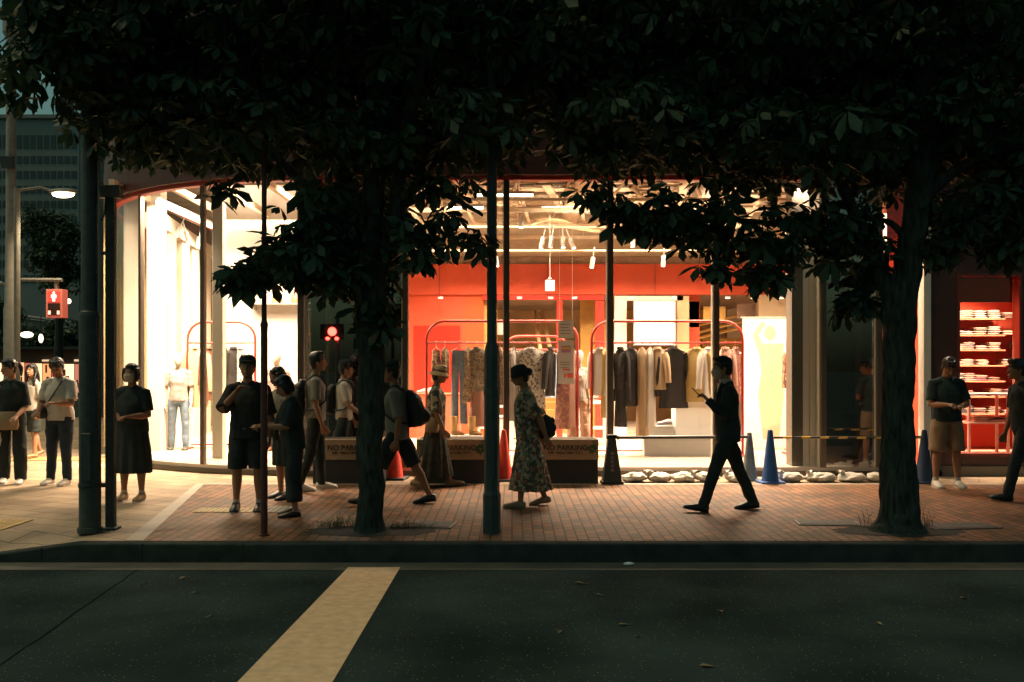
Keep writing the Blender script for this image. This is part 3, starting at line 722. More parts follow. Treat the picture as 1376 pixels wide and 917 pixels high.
mk.prism([(a0-.03,Z(509,15.7)),(a0+.02,Z(505,15.7)),(a0-.03,Z(501,15.7))],15.695,15.699).box(a0+.022,NX1-.01,15.695,15.699,Z(508,15.7),Z(502,15.7)).box(a0-.05,a0+.06,15.695,15.699,Z(498,15.7),Z(496,15.7)); mk.build('arrow', INKR, t)
MB().tube([(a0-.1,15.703,Z(431,15.7)),(a0-.1,15.703,Z(431,15.7)+2.2)], .003, 5).tube([(a0+.1,15.703,Z(431,15.7)),(a0+.1,15.703,Z(431,15.7)+2.2)], .003, 5).build('cord', WHITE, t)

# big pale fabric banner with a faint figure
t = thing('poster_banner', 'tall glowing white banner with a faint pale figure behind the businessman', 'banner', (X(1030,17.2),17.2,ZB))
bx0, bx1 = X(998,17.2), X(1063,17.2)
MB().box(bx0,bx1,17.2,17.215,ZB+.05,Z(428,17.2)).build('banner_cloth', mat('banner', (.82,.79,.74), .5, emit=(1,.86,.70), es=.12), t)  # weak emission makes the cloth glow so it looks brightly lit
fg = MB(); xc = X(1040,17.2)
fg.lathe([(.005,-.13),(.085,-.06),(.10,.02),(.06,.11),(.01,.13)], (xc-.07,0,Z(448,17.2)), 16)
fg.tube([(xc-.2,0,Z(475,17.2)),(xc-.32,0,Z(450,17.2)),(xc-.2,0,Z(436,17.2))], [.06,.05,.04], 8, True)
fg.loft([((xc-.05,0,Z(462,17.2)),(.22,0,0),(0,.01,0)),((xc-.05,0,Z(500,17.2)),(.17,0,0),(0,.01,0)),((xc-.05,0,Z(530,17.2)),(.22,0,0),(0,.01,0)),((xc-.05,0,Z(590,17.2)),(.14,0,0),(0,.01,0))], 16)
fg.v = [(x, 17.197+max(-.002,min(.002,y*.02)), z) for x, y, z in fg.v]
fg.build('printed_figure', mat('print beige', (.55,.38,.24), .7), t)
MB().tube([(bx0-.03,17.207,Z(427,17.2)),(bx1+.03,17.207,Z(427,17.2))], .015, 8).build('banner_rod', STEEL, t)

# display plinths, tables and shoes
def plinth(px0, px1, py0, y, label, mt=WHITE, dpt=.45, py1=None):
    z1 = Z(py0,y); t = thing('display_plinth', label, 'plinth', (X((px0+px1)/2,y),y,ZB), 0, 'display plinths in the windows')
    MB().bbox(X(px0,y),X(px1,y),y,y+dpt,ZB+.001,z1-.021).build('plinth_body', mt, t)
    MB().bbox(X(px0,y)-.01,X(px1,y)+.01,y-.01,y+dpt+.01,z1-.02,z1).build('plinth_top', mt, t)
    return z1
za = plinth(908,956,537,16.3,'tall white plinth carrying the coral shoes, left of the businessman')
zbb = plinth(868,905,572,16.3,'low white plinth carrying the dark shoes')
plinth(866,962,587,16.0,'long low white step in front of the shoe plinths', dpt=.28)
zc = plinth(1020,1058,527,18.2,'white block behind the banner edge and blue cone')
zd = plinth(560,618,529,17.6,'wide coral plinth behind the woman in the straw hat', mat('coral paint', (.5,.12,.06), .6))
plinth(652,690,560,17.2,'pale low plinth right of the centre pole')
def shoe_mb(L=.26, w_=.045, h=.09):
    m = MB(); cs = []
    for t, a, b, zc_ in ((0,.55,.5,.0),(.08,.9,.95,0),(.3,.85,1.0,0),(.5,.85,.8,0),(.75,1.05,.55,0),(.92,.9,.45,0),(1,.45,.25,0)):
        cs.append(((0,L*t,h*b/2),(w_*a,0,0),(0,0,h*b/2)))
    return m.loft(cs, 14)
def shoes(px, y, z, mt, label, rz=70):
    t = thing('display_shoes', label, 'shoes', (X(px,y),y,z), R(rz), 'display shoes in the windows')
    for dx in (-.07,.07):
        s = shoe_mb().xf(Matrix.Translation((dx,-.13,.008))).build('shoe', mt, t, smooth=True, local=True)
        sol = shoe_mb(.265,.048,.016).xf(Matrix.Translation((dx,-.132,.001))); sol.build('sole', WSH, s, local=True)
shoes(935,16.5,za,mat('coral leather', (.8,.2,.13), .5),'pair of coral shoes on the tall white plinth',75)
shoes(893,16.42,zbb,mat('grey leather', (.10,.09,.09), .4),'pair of dark grey shoes on the low white plinth',80)
shoes(572,17.8,zd,WSH,'pair of white shoes on the wide coral plinth',60)

def table(px0, px1, pytop, y, label, dpt=.6):
    t = thing('display_table', label, 'table', (X((px0+px1)/2,y),y,ZB), 0, 'white display tables in the shop')
    zt_ = Z(pytop,y); a, b = X(px0,y), X(px1,y)
    MB().bbox(a,b,y,y+dpt,zt_-.04,zt_).build('tabletop', WHITE, t)
    MB().bbox(a+.02,b-.02,y+.02,y+dpt-.02,ZB+.3,ZB+.33).build('lower_shelf', WHITE, t)
    for x_ in (a+.02,b-.06):
        for y_ in (y+.02,y+dpt-.06): MB().bbox(x_,x_+.04,y_,y_+.04,ZB+.001,zt_-.041).build('leg', WHITE, t)
    return zt_
zt1 = table(778,818,540,18,'white display table between the two racks, low in the middle')
zt2 = table(1036,1064,540,18.4,'white display table beside the right end column')
zt3 = table(640,690,545,18.2,'white display table behind the centre pole')

# second row of racks deeper in the shop
zb4 = rack(676,765,18.7,452,470,label='low red clothes rack deep in the shop behind the white printed blouse')
zb5 = rack(1000,1056,18.9,440,462,label='red clothes rack deep in the shop behind the pale banner')
for i, (px, zb, y, k, mt, w_, L, lab) in enumerate((
   (686,zb4,18.7,'shirt',MUST,.4,.7,'mustard shirt on the deep rack, at its left end'),(705,zb4,18.7,'coat',BLK2,.4,1.0,'charcoal coat on the deep rack behind the printed blouse'),
   (724,zb4,18.7,'shirt',WSH,.4,.8,'white shirt on the deep rack beside the charcoal coat'),(745,zb4,18.7,'coat',JEAN,.4,.9,'blue denim jacket on the deep rack beside the notice'),
   (1010,zb5,18.9,'coat',BRN,.4,1.0,'brown coat on the deep rack left of the pale banner figure'),(1046,zb5,18.9,'shirt',ROSE,.4,.8,'rose shirt on the deep rack at the banner edge'))):
    garment(k, px, y, zb, w_, L, mt, (-20,15,-35,30)[i % 4], lab, {'shirt':'hanging_shirt','coat':'hanging_coat'}[k], .5, ph=i*2)
# small recessed lamps under the red band, panel joints, price cards
DLm = None
for i, q in enumerate((592,698,740,772,848,905,978,1012,1050)):
    t = thing('downlight', ('first','second','third','fourth','fifth','sixth','seventh','eighth','last')[i]+' small round downlight from the left under the red band', 'downlight', (X(q,19.7),19.7,Z(401,19.7)), 0, 'downlights under the red band')
    MB().lathe([(.055,0),(.055,.03)], (0,0,0), 14).build('rim', WHITE, t, local=True); MB().lathe([(.04,-.006),(.04,-.001)], (0,0,0), 14).build('lens', LAMP, t, local=True)
for q in (590,735,880,1010): part(MB().box(X(q,19.9),X(q,19.9)+.012,19.925,19.938,Z(396,19.9),Z(355,19.9)), 'panel_joint', mat('joint dark red', (.12,.01,.006), .7))
for q0, q1, a, b, mt in ((925,940,405,440,WHITE),(668,676,430,450,WHITE),(945,975,412,432,YEL),(990,1015,408,428,BROWN)):
    part(MB().bbox(X(q0,20.3),X(q1,20.3),20.3,20.34,Z(b,20.3),Z(a,20.3)), 'wall_panel', mt)
PILEC = [mat('pile '+n, c, .85) for n, c in (('black',(.04,.035,.035)),('white',(.75,.66,.56)),('grey',(.22,.18,.16)),('brown',(.14,.08,.06)),('sand',(.55,.42,.30)),('plum',(.16,.06,.07)))]
def pile(x, y, z, n, ci, label, w_=.24, group='piles of folded clothes in the shop'):
    t = thing('clothes_pile', label, 'folded clothes', (x,y,z), R(rnd.uniform(-6,6)), group)
    zz = .001
    for k in range(n):
        h = rnd.uniform(.026,.036); c = ci[k % len(ci)]; wk = w_*rnd.uniform(.92,1.05)/2; o = rnd.uniform(-.012,.012)
        m = MB().loft([((o,-.14,zz+h/2),(wk*.98,0,0),(0,0,h*.32)),((o,-.12,zz+h/2),(wk,0,0),(0,0,h*.52)),((o,.1,zz+h/2),(wk,0,0),(0,0,h*.5)),((o,.13,zz+h/2),(wk*.98,0,0),(0,0,h*.3))], 12)
        m.build('folded_garment', PILEC[c], t, smooth=True, local=True); zz += h
    return t
pile(X(795,18.2),18.25,zt1,3,[1,0,4],'three folded garments on the table between the racks')
pile(X(1050,18.6),18.65,zt2,4,[0,2,1],'folded garments stacked on the table by the end column')
pile(X(665,18.4),18.45,zt3,4,[1,5,4],'folded garments on the table behind the centre pole')

# bags and shelf on the white wall of the corner room
t = thing('wall_shelf', 'long narrow white shelf high on the bright corner room wall', 'shelf', (X(365,18.5),18.5,Z(405,18.5)))
MB().bbox(X(335,18.4),X(425,18.4),18.3,18.598,Z(408,18.4)-.02,Z(408,18.4)).build('shelf_board', WHITE, t)
for x_ in (X(340,18.4),X(415,18.4)): MB().box(x_,x_+.03,18.45,18.598,Z(408,18.4)-.12,Z(408,18.4)-.021).build('bracket', STEEL, t)
def handbag(x, y, z, w_, h, mt, label, group='handbags shown in the corner room', strap=.16):
    t = thing('handbag', label, 'handbag', (x,y,z), R(rnd.uniform(-15,15)), group)
    MB().loft([((0,0,.002),(w_*.5,0,0),(0,.06,0)),((0,0,h*.3),(w_*.53,0,0),(0,.065,0)),((0,0,h*.85),(w_*.46,0,0),(0,.045,0)),((0,0,h),(w_*.42,0,0),(0,.02,0))], 18).build('bag_body', mt, t, smooth=True, local=True)
    MB().tube([(w_*.32*math.cos(R(a)),0,h*.95+strap*math.sin(R(a))) for a in range(0,181,15)], .009, 6).build('strap', mt, t, smooth=True, local=True)
LE = [mat('leather '+n, c, .45) for n, c in (('tan',(.42,.22,.09)),('black',(.03,.028,.025)),('cream',(.6,.48,.33)),('rust',(.35,.11,.05)))]
zs = Z(408,18.4)
handbag(X(348,18.4),18.42,zs,.26,.16,LE[2],'cream handbag at the left end of the wall shelf')
handbag(X(372,18.4),18.42,zs,.2,.14,LE[0],'tan handbag with loop strap right of the red post')
handbag(X(400,18.4),18.42,zs,.24,.18,LE[3],'rust handbag at the right end of the wall shelf')
for q, c, lab in ((403,1,'black handbag on the upper bracket of the narrow cream column'),(445,3,'rust handbag on the lower bracket of the narrow cream column')):
    t = thing('bracket_shelf', ('upper' if q == 403 else 'lower')+' small white shelf inside the narrow cream window strip', 'shelf', (X(420,15),15,Z(q+12,15)))
    MB().bbox(X(411,15.2),X(433,15.2),15.0,15.3,Z(q+13,15),Z(q+12,15)).build('shelf_board', WHITE, t)
    MB().box(X(420,15.2),X(422,15.2),15.2,15.29,Z(q+20,15),Z(q+13.1,15)).build('bracket', STEEL, t)
    handbag(X(422,15.15),15.15,Z(q+12,15),.18,.1,LE[c],lab)
part(MB().box(X(408,15.35),X(434,15.35),15.35,15.4,ZB,4.9), 'wall', WHITE)

# shelves of folded clothes in the right-hand window
SY = 15.75
t = thing('shelf_unit', 'red shelf unit full of folded clothes in the right-hand window', 'shelves', (X(1330,SY),SY,.24))
rows = [428,450,470,491,512,533,556]
for k, q in enumerate(rows):
    MB().bbox(wx0-.05,wx1+.5,SY,SY+.5,Z(q,SY)-.022,Z(q,SY)).build('shelf_board', mat('shelf coral', (.85,.30,.17), .5), t)
MB().box(wx0-.1,wx1+.6,SY+.5,SY+.52,.26,3.1).build('back_panel', CORAL, t)
cols = [1291,1303,1320,1338,1357,1376]
names = ['black','cream','grey','brown','sand','plum']
rown = ['top','second','third','fourth','fifth','sixth','lowest']; coln = ['first','second','third','fourth','fifth','sixth']
for k, q in enumerate(rows[:-1]+[rows[-1]]):
    for j, c in enumerate(cols):
        if rnd.random() < .10: continue
        n = rnd.choice((2,3,4,4)); a = rnd.choice((0,1,1,2,3,4,5)); b_ = rnd.choice((0,1,2,3,4))
        pile(X(c,SY)+rnd.uniform(-.02,.02), SY+.17, Z(q,SY), n, [a, a, b_], f'{names[a]} and {names[b_]} folded clothes, {coln[j]} pile from the left on the {rown[k]} shelf', .20, 'piles of folded clothes on the red shelves')
# white rail stand in front of the shelves
t = thing('display_stand', 'white two-tier rail stand in front of the red shelves', 'stand', (X(1325,15.2),15.2,.24))
for x_ in (X(1296,15.2),X(1348,15.2)):
    for y_ in (15.05,15.4): MB().bbox(x_-.02,x_+.02,y_-.02,y_+.02,.242,Z(531,15.2)).build('leg', WHITE, t)
MB().bbox(X(1294,15.2),X(1362,15.2),15.0,15.45,Z(531,15.2)+.001,Z(531,15.2)+.03).build('top_tier', WHITE, t)
MB().bbox(X(1294,15.2),X(1362,15.2),15.0,15.45,Z(569,15.2),Z(569,15.2)+.03).build('lower_tier', WHITE, t)
pile(X(1312,15.2),15.2,Z(569,15.2)+.03,3,[1,1,4],'pale folded clothes on the lower tier of the white stand')
pile(X(1338,15.2),15.2,Z(569,15.2)+.03,2,[1,0],'cream and black folded clothes on the right of the white stand')
# ------------------------------------------------------------------ street things in front of the shop
def text_obj(s, size, mt, name, parent, loc, bold=.0, align='CENTER', ext=.002):
    cu = bpy.data.curves.new(name+'_c', 'FONT'); cu.body = s; cu.size = size; cu.align_x = align; cu.extrude = ext; cu.offset = bold; cu.resolution_u = 3
    o = bpy.data.objects.new(name+'_c', cu); COL.objects.link(o)
    dg = bpy.context.evaluated_depsgraph_get(); dg.update()
    me = bpy.data.meshes.new_from_object(o.evaluated_get(dg)); bpy.data.objects.remove(o); bpy.data.curves.remove(cu)
    me.transform(Matrix.Translation(loc) @ Matrix.Rotation(R(90), 4, 'X')); me.name = name
    me.materials.clear(); me.materials.append(mt)
    ob = bpy.data.objects.new(name, me); COL.objects.link(ob); ob.parent = parent
    return ob
PLB = mat('planter black', (.022,.024,.024), .6, var=.2); PLT = mat('planter tan board', (.34,.24,.15), .7, var=.25, vs=14, stretch=(1,1,6)); PLGY = mat('planter letters', (.05,.04,.03), .8)
LEAFG = mat('printed leaf green', (.04,.09,.035), .7)
def planter(pc, label, wd=.93):
    y = 13.33; t = thing('planter_box', label, 'planter', (X(pc,y),y,.0), 0, 'no parking planter boxes')
    MB().bbox(-wd/2,wd/2,0,.42,.002,.325).build('planter_base', PLB, t, local=True)
    s = MB().bbox(-wd/2-.006,wd/2+.006,-.012,.43,.326,.60,.008).build('sign_board', PLT, t, local=True)
    text_obj('NO PARKING', .098, PLGY, 'lettering', s, (.03,-.015,.455), .0022)
    text_obj('駐車・駐輪はご遠慮ください', .036, PLGY, 'small_lettering', s, (.03,-.015,.405), .0006)
    r = MB(); n = 28                                       # prohibition ring
    r.tube([(-.36+.045*math.cos(2*math.pi*k/n),-.016,.46+.045*math.sin(2*math.pi*k/n)) for k in range(n+1)], .005, 5)
    r.tube([(-.392,-.017,.492),(-.328,-.017,.428)], .005, 5)
    r.build('prohibition_ring', INKR, s, local=True)
    lf = MB()
    for cx, cz, n_, sz in ((.385,.47,9,.052),(-.40,.555,5,.035),(.43,.545,5,.03)):
        for k in range(n_):
            a = 2*math.pi*k/n_+rnd.uniform(-.2,.2); l = sz*rnd.uniform(1,1.5); dx, dz = math.cos(a), math.sin(a)
            cx2, cz2 = cx+dx*.01, cz+dz*.01
            pts_ = [(cx2,cz2),(cx2+dx*l*.5+dz*l*.28,cz2+dz*l*.5-dx*l*.28),(cx2+dx*l,cz2+dz*l),(cx2+dx*l*.5-dz*l*.28,cz2+dz*l*.5+dx*l*.28)]
            pts_ = [(max(-.46,min(.46,p)),max(.34,min(.592,q))) for p, q in pts_]
            lf.prism(pts_, -.0165-.0004*k, -.0125)
    lf.build('leaf_print', LEAFG, s, local=True)
    MB().box(-wd/2+.03,wd/2-.03,.03,.39,.6001,.603).build('soil', mat('soil', (.05,.035,.025), .95), t, local=True)
planter(467,'no parking planter box left of the left tree trunk, pane of dark glass behind')
planter(607,'no parking planter box between the left trunk and the centre pole')
planter(757,'no parking planter box right of the centre pole beside the dark barrier cone')

def cone(px, y, h, mt, label, kind='cone', rb=.13, py=None):
    t = thing('traffic_cone', label, 'traffic cone', (X(px,y),y,0), R(rnd.uniform(-8,8)), 'traffic cones along the shopfront')
    MB().bbox(-rb-.04,rb+.04,-rb-.04,rb+.04,.001,.03,.01).build('cone_base', mat(mt.name+' base', tuple(mt.node_tree.nodes['Principled BSDF'].inputs[0].default_value)[:3] if 'red' not in mt.name else (.03,.03,.03), .6), t, local=True)
    MB().lathe([(rb,.03),(rb-.008,.05),(.035,h-.03),(.028,h-.005),(.012,h)], (0,0,0), 24).build('cone_body', mt, t, smooth=True, local=True)
    return t
CRED = mat('cone red', (.72,.055,.03), .45, var=.12, vs=8); CBLU = mat('cone blue', (.02,.085,.30), .45, var=.15, vs=8); CGRY = mat('cone grey blue', (.16,.19,.20), .5, var=.2); CNVY = mat('cone navy', (.015,.035,.09), .5)
cone(530,13.9,.72,CRED,'red cone low behind the walking man with the backpack')
cone(677,13.75,.70,CRED,'slim red cone just right of the centre pole')
cone(1035,13.45,.72,CBLU,'blue cone in the middle of the sandbags behind the businessman',rb=.12)
cone(1242,13.45,.72,CNVY,'dark blue cone beside the man in khaki shorts')
cone(1007,13.8,.66,CGRY,'pale grey cone hidden behind the businessman',rb=.11)
t = thing('barrier_cone', 'tall dark square barrier cone holding the end of the black bar', 'traffic cone', (X(822,13.4),13.4,0))
m = MB(); m.rings([[(s*a,u*a,z) for s,u in ((-1,-1),(1,-1),(1,1),(-1,1))] for a,z in ((.145,.001),(.145,.035),(.125,.036),(.05,.62),(.05,.64))]); m.build('cone_body', mat('barrier black', (.025,.032,.035), .5), t, local=True)
MB().bbox(-.07,.07,-.05,.05,.60,.655).build('bar_holder', PLB, t, local=True)
m = MB()
for k in range(5): m.box(-.02,.02,-.118+k*.0085,-.112+k*.0085,.17+k*.055,.21+k*.055)
m.build('label_strip', mat('faded label', (.13,.12,.10), .7), t, local=True)
t = thing('barrier_bar', 'black horizontal barrier bar from the dark cone past the businessman', 'barrier bar', (X(820,13.4),13.4,.61))
MB().tube([(X(829,13.4),13.4,.615),(X(1005,13.75),13.75,.60)], .021, 10).build('bar', PLB, t)
MB().tube([(X(829,13.4),13.4,.615),(X(832,13.4),13.4,.615)], .03, 10).build('end_ring', PLB, t)
t = thing('barrier_bar', 'yellow and black striped barrier bar between the two blue cones', 'barrier bar', (X(1040,13.45),13.45,.6))
YB = mat('stripe yellow', (.75,.45,.05), .5); xa, xb = X(1040,13.45), X(1238,13.45)
MB().tube([(xa,13.45,.612),(xb,13.45,.622)], .0155, 10).build('bar', PLB, t)
for k in range(8):
    a = xa+.12+k*.25
    if a+.12 < xb: MB().tube([(a,13.45,.6125),(a+.12,13.45,.6135)], .0175, 10).build('yellow_band', YB, t)
# sandbags
SB = mat('white poly bag', (.76,.69,.60), .45, var=.15, vs=12, bump=.8, bs=18)
def sandbag(px0, px1, label, knot=1, seed=0):
    y = 13.6; x0, x1 = X(px0,y), X(px1,y); wd = (x1-x0); t = thing('sandbag', label, 'sandbag', ((x0+x1)/2,y,0), R(rnd.uniform(-8,8)), 'white sandbags along the foot of the window')
    m = MB().ell((0,0,.085), (wd*.50,.15,.078), 48, 28)
    vs_ = []
    for p in m.v:
        v = Vector(p); n1 = noise.noise(Vector((v.x*9+seed*7,v.y*9,v.z*12))); n2 = noise.noise(Vector((v.x*26+seed,v.y*26,v.z*18+seed)))
        n3 = abs(noise.noise(Vector((v.x*30+seed*3,v.y*20,v.z*30)))); k = 1+.24*n1+.12*n2-.16*n3; vs_.append((v.x*k, v.y*k, max(.003, .062+(v.z-.085)*k*.9 - .25*abs(v.x)**2)))
    m.v = vs_; m.build('bag_body', SB, t, smooth=True, local=True)
    kx = wd*.34*knot
    k = MB(); rs = []
    for z, a in ((.07,.06),(.105,.036),(.118,.026),(.134,.036),(.146,.046)):
        rs.append([(kx+.02*knot*z*8+a*math.cos(j*math.pi/6)*(1+.35*math.sin(j*2.2+seed)*(z>.125)), a*math.sin(j*math.pi/6), z+(.018*math.sin(j*1.9+seed) if z > .12 else 0)) for j in range(12)])
    k.rings(rs); k.build('knot', SB, t, smooth=True, local=True)
for i, (a, b, lab, kn) in enumerate(((835,872,'sandbag touching the dark barrier cone, first of the row',1),(871,902,'second sandbag in the row, low and flat',-1),(901,935,'third sandbag, beneath the black bar',1),(934,966,'sandbag just left of the businessman’s front leg',1),(975,994,'small sandbag seen between the legs of the businessman',-1),(1045,1081,'sandbag just right of the blue cone',-1),(1082,1124,'wide sandbag with upright knot left of the blue cone group',-1),(1125,1166,'wide sandbag just left of the right tree trunk',-1),(1164,1191,'sandbag touching the left edge of the right trunk',1),(1222,1240,'small sandbag between the right trunk and dark blue cone',-1))):
    if i == 6: lab = 'wide sandbag with upright knot below the dark window pane'
    sandbag(a, b, lab.replace('’', "'"), kn, i*3.1)

# poles
def pole(name, px, y, segs, label, mt, cat='pole', extra=None, n=20):
    t = thing(name, label, cat, (X(px,y),y,0)); p = MB(); p.lathe([(r,z) for r,z in segs], (0,0,0), n); p.build('shaft', mt, t, local=True)
    return t
yq = 9.5
t = pole('lamp_post', 121, yq, [(.115,.0),(.115,.05),(.10,.052),(.10,Z(425,yq)),(.095,Z(420,yq)),(.082,Z(418,yq)),(.078,8.0)], 'thick dark green steel post at the left kerb, tallest and thickest of the posts', POLE, 'lamp post')
MB().bbox(-.05,.05,-.106,-.09,.5,.95).build('service_door', POLE, t, local=True)
MB().lathe([(.106,Z(655,yq)),(.108,Z(652,yq)),(.106,Z(649,yq))], (0,0,0), 20).build('clamp_band', DARKM, t, local=True)
MB().tube([(.09,-.02,Z(425,yq)),(.1,-.03,2.6),(.085,-.02,4.5)], .012, 6).build('conduit', GREYPOLE, t, local=True)
yr = 9.7
t = thing('sign_post', 'slim dark square post with a box on top beside the thick left post', 'post', (X(149,yr),yr,0))
MB().bbox(-.042,.042,-.042,.042,.001,Z(262,yr),.008).build('shaft', POLE, t, local=True)
MB().bbox(-.075,.075,-.075,.075,.001,.02).build('foot_plate', POLE, t, local=True)
MB().bbox(-.11,.10,-.06,.05,Z(267,yr)+.002,Z(250,yr)).build('control_box', mat('box grey', (.10,.10,.08), .5), t, local=True)
MB().bbox(-.16,-.043,-.02,.02,Z(655,yr),Z(649,yr)).build('bracket', DARKM, t, local=True)
MB().bbox(-.16,-.043,-.02,.02,Z(343,yr),Z(338,yr)).build('bracket', DARKM, t, local=True)
MB().tube([(-.02,-.07,Z(266,yr)),(-.02,-.1,Z(290,yr)),(-.10,-.08,Z(305,yr)),(-.17,-.05,Z(300,yr))], .009, 6, True).build('cable', DARKM, t, local=True)
t = pole('signal_post', 355, 9.3, [(.05,0),(.05,.015),(.033,.016),(.033,Z(437,9.3)),(.028,Z(432,9.3)),(.024,Z(430,9.3)),(.024,4.6)], 'thin dark red post at the kerb in front of the man in the cap', REDPOLE, 'post', n=14)
MB().lathe([(.035,Z(440,9.3)),(.038,Z(437,9.3)),(.035,Z(434,9.3))], (0,0,0), 14).build('collar', REDPOLE, t, local=True)
yc = 9.45
t = pole('lamp_post', 661, yc, [(.085,.0),(.085,Z(665,yc)),(.074,Z(660,yc)),(.074,Z(480,yc)),(.066,Z(470,yc)),(.062,Z(466,yc)),(.048,Z(460,yc)),(.046,8.0)], 'dark green post at the kerb in the centre, stepped narrower above head height', POLE, 'lamp post', n=8)
MB().bbox(-.028,.028,-.079,-.06,.55,.95).build('service_door', POLE, t, local=True)
MB().lathe([(.078,1.30),(.081,1.33),(.078,1.36)], (0,0,0), 8).build('collar', POLE, t, local=True)

# ------------------------------------------------------------------ far side: signal post, lamp, buildings
yp = 24.0
t = thing('signal_mast', 'pale grey round mast at the far left carrying the walk signal', 'mast', (X(15,yp),yp,0))
MB().lathe([(.17,0),(.17,Z(415,yp)),(.15,Z(410,yp)),(.12,Z(300,yp)),(.11,12)], (0,0,0), 18).build('shaft', GREYPOLE, t, smooth=True, local=True)
MB().tube([(0,0,Z(376,yp)),(X(86,yp)-X(15,yp),-.1,Z(377,yp))], .045, 8).build('arm', GREYPOLE, t, local=True)
MB().tube([(0,0,Z(385,yp)),(-.9,-.1,Z(368,yp))], .04, 8).build('arm', GREYPOLE, t, local=True)
MB().bbox(-.14,.14,-.2,-.1,Z(228,yp),Z(212,yp)).build('junction_box', DARKM, t, local=True)
MB().lathe([(.135,Z(50,yp)),(.19,Z(45,yp)),(.19,Z(30,yp)),(.13,Z(25,yp))], (0,0,0), 18).build('collar', GREYPOLE, t, local=True)
yb = 23.9
t = thing('pedestrian_signal', 'red standing-man pedestrian signal hanging at the far left', 'signal', (X(74,yb),yb,Z(378,yb)))
x0,x1 = X(63,yb),X(85,yb)
MB().bbox(x0,x1,yb-.05,yb+.25,Z(427,yb),Z(389,yb)).build('housing', mat('glowing signal housing', (.60,.24,.20), .5, emit=(1,.10,.07), es=.30), t)  # red glow of the lit lens put into the housing as emission
MB().tube([(X(74,yb),yb+.1,Z(389,yb)),(X(74,yb),yb+.05,Z(376,yb))], .06, 8).build('bracket', GREYPOLE, t)
MB().box(x0+.05,x1-.05,yb-.062,yb-.051,Z(406,yb),Z(392,yb)).build('red_lens', mat('red lens', (.6,.03,.02), .4, emit=(1,.05,.03), es=1.6), t)
MB().box(x0+.05,x1-.05,yb-.062,yb-.051,Z(424,yb),Z(408,yb)).build('dark_lens', mat('dark lens', (.05,.02,.015), .4), t)
f = MB(); xm = (x0+x1)/2
f.ell((xm,yb-.07,Z(394.2,yb)),(.028,.006,.032),10,6); f.box(xm-.038,xm+.038,yb-.075,yb-.065,Z(401,yb),Z(396.2,yb)); f.box(xm-.06,xm-.041,yb-.075,yb-.065,Z(401,yb),Z(396.6,yb)); f.box(xm+.041,xm+.06,yb-.075,yb-.065,Z(401,yb),Z(396.6,yb)); f.box(xm-.03,xm+.03,yb-.074,yb-.065,Z(405.4,yb),Z(401.05,yb))
f.build('standing_man', mat('signal man', (1,.6,.55), .4, emit=(1,.62,.5), es=3), t)
f = MB()
for s in (x0+.06,x1-.12): f.box(s,s+.06,yb-.072,yb-.063,Z(423,yb),Z(418,yb))
f.build('countdown_bar', mat('signal bars', (1,.4,.35), .4, emit=(1,.4,.3), es=2.2), t)
def street_lamp(px, py, y, label, glow):
    t = thing('street_lamp', label, 'street lamp', (X(px-62,y),y,0), 0, 'street lamps')
    xl, zl = X(px,y), Z(py,y); xp = X(px-62,y)
    MB().tube([(xp,y,0),(xp,y,zl-1),(xp,y,zl+.1)], .07, 10).build('shaft', GREYPOLE, t)
    MB().tube([(xp,y,zl+.05),((xp+xl)/2,y,zl+.12),(xl-.3,y,zl+.05)], .035, 8).build('arm', GREYPOLE, t)
    h = MB().ell((xl,y,zl+.03),(.36,.14,.07),16,8).build('lamp_head', GREYPOLE, t, smooth=True)
    MB().ell((xl,y,zl-.035),(.26,.13,.085),16,8).build('lamp_glass', glow, h, smooth=True)
GLOW = mat('street lamp glow', (1,.9,.7), .4, emit=(1,.72,.38), es=22)
street_lamp(85,259,23.0,'lit street lamp on a thin arm above the walk signal',GLOW)
pl = bpy.data.lights.new('street lamp light','SPOT'); pl.energy = 500; pl.color = (1,.72,.42); pl.spot_size = R(150); pl.spot_blend = .6; pl.shadow_soft_size = .2
po = bpy.data.objects.new('street lamp light', pl); COL.objects.link(po); po.location = (X(85,23),23,Z(259,23)-.15)

# tower block
y = 130.0
TW = mat('tower concrete', (.20,.22,.20), .8, var=.08, vs=.3); TG = mat('tower glass', (.03,.045,.045), .3)
t = thing('office_tower', 'tall pale office tower with rows of dark windows, far left', 'building', (X(30,y),y,0))
MB().box(X(-260,y),X(106,y),y,y+30,0,Z(160,y)).build('wall', TW, t)
MB().box(X(-262,y),X(107,y),y-.4,y+30,Z(160,y)+.01,Z(155,y)).build('parapet', TW, t)
nrow = 0
for q0, q1 in ((182,200),(210,220),(230,240),(250,260),(270,280),(290,300)):
    for k in range(16):
        a = -42+k*9.2
        if a+6.6 < 105: MB().box(X(a,y),X(a+6.6,y),y-.06,y-.01,Z(q1,y),Z(q0,y)).build('window', TG, t)
rest = MB()
for q0, q1 in ((310,320),(330,340),(350,360),(370,380)):
    for k in range(16):
        a = -42+k*9.2
        if a+6.6 < 105: rest.box(X(a,y),X(a+6.6,y),y-.06,y-.01,Z(q1,y),Z(q0,y))
o = rest.build('lower_windows', TG, t); o['kind'] = 'stuff'
y = 34.0
t = thing('side_building', 'narrow dark building edge between the thick post and the curved shop', 'building', (X(140,y),y,0))
MB().box(X(112,y),X(175,y),y,y+12,0,13).build('wall', mat('dark render', (.06,.075,.07), .8, var=.1), t)
for k in range(5): MB().box(X(122,y),X(150,y),y-.05,y-.01,4+k*1.9,5+k*1.9).build('window', TG, t)
MB().box(X(110,y),X(177,y),y-.1,y+12.1,13.01,13.3).build('roof', DARKM, t)
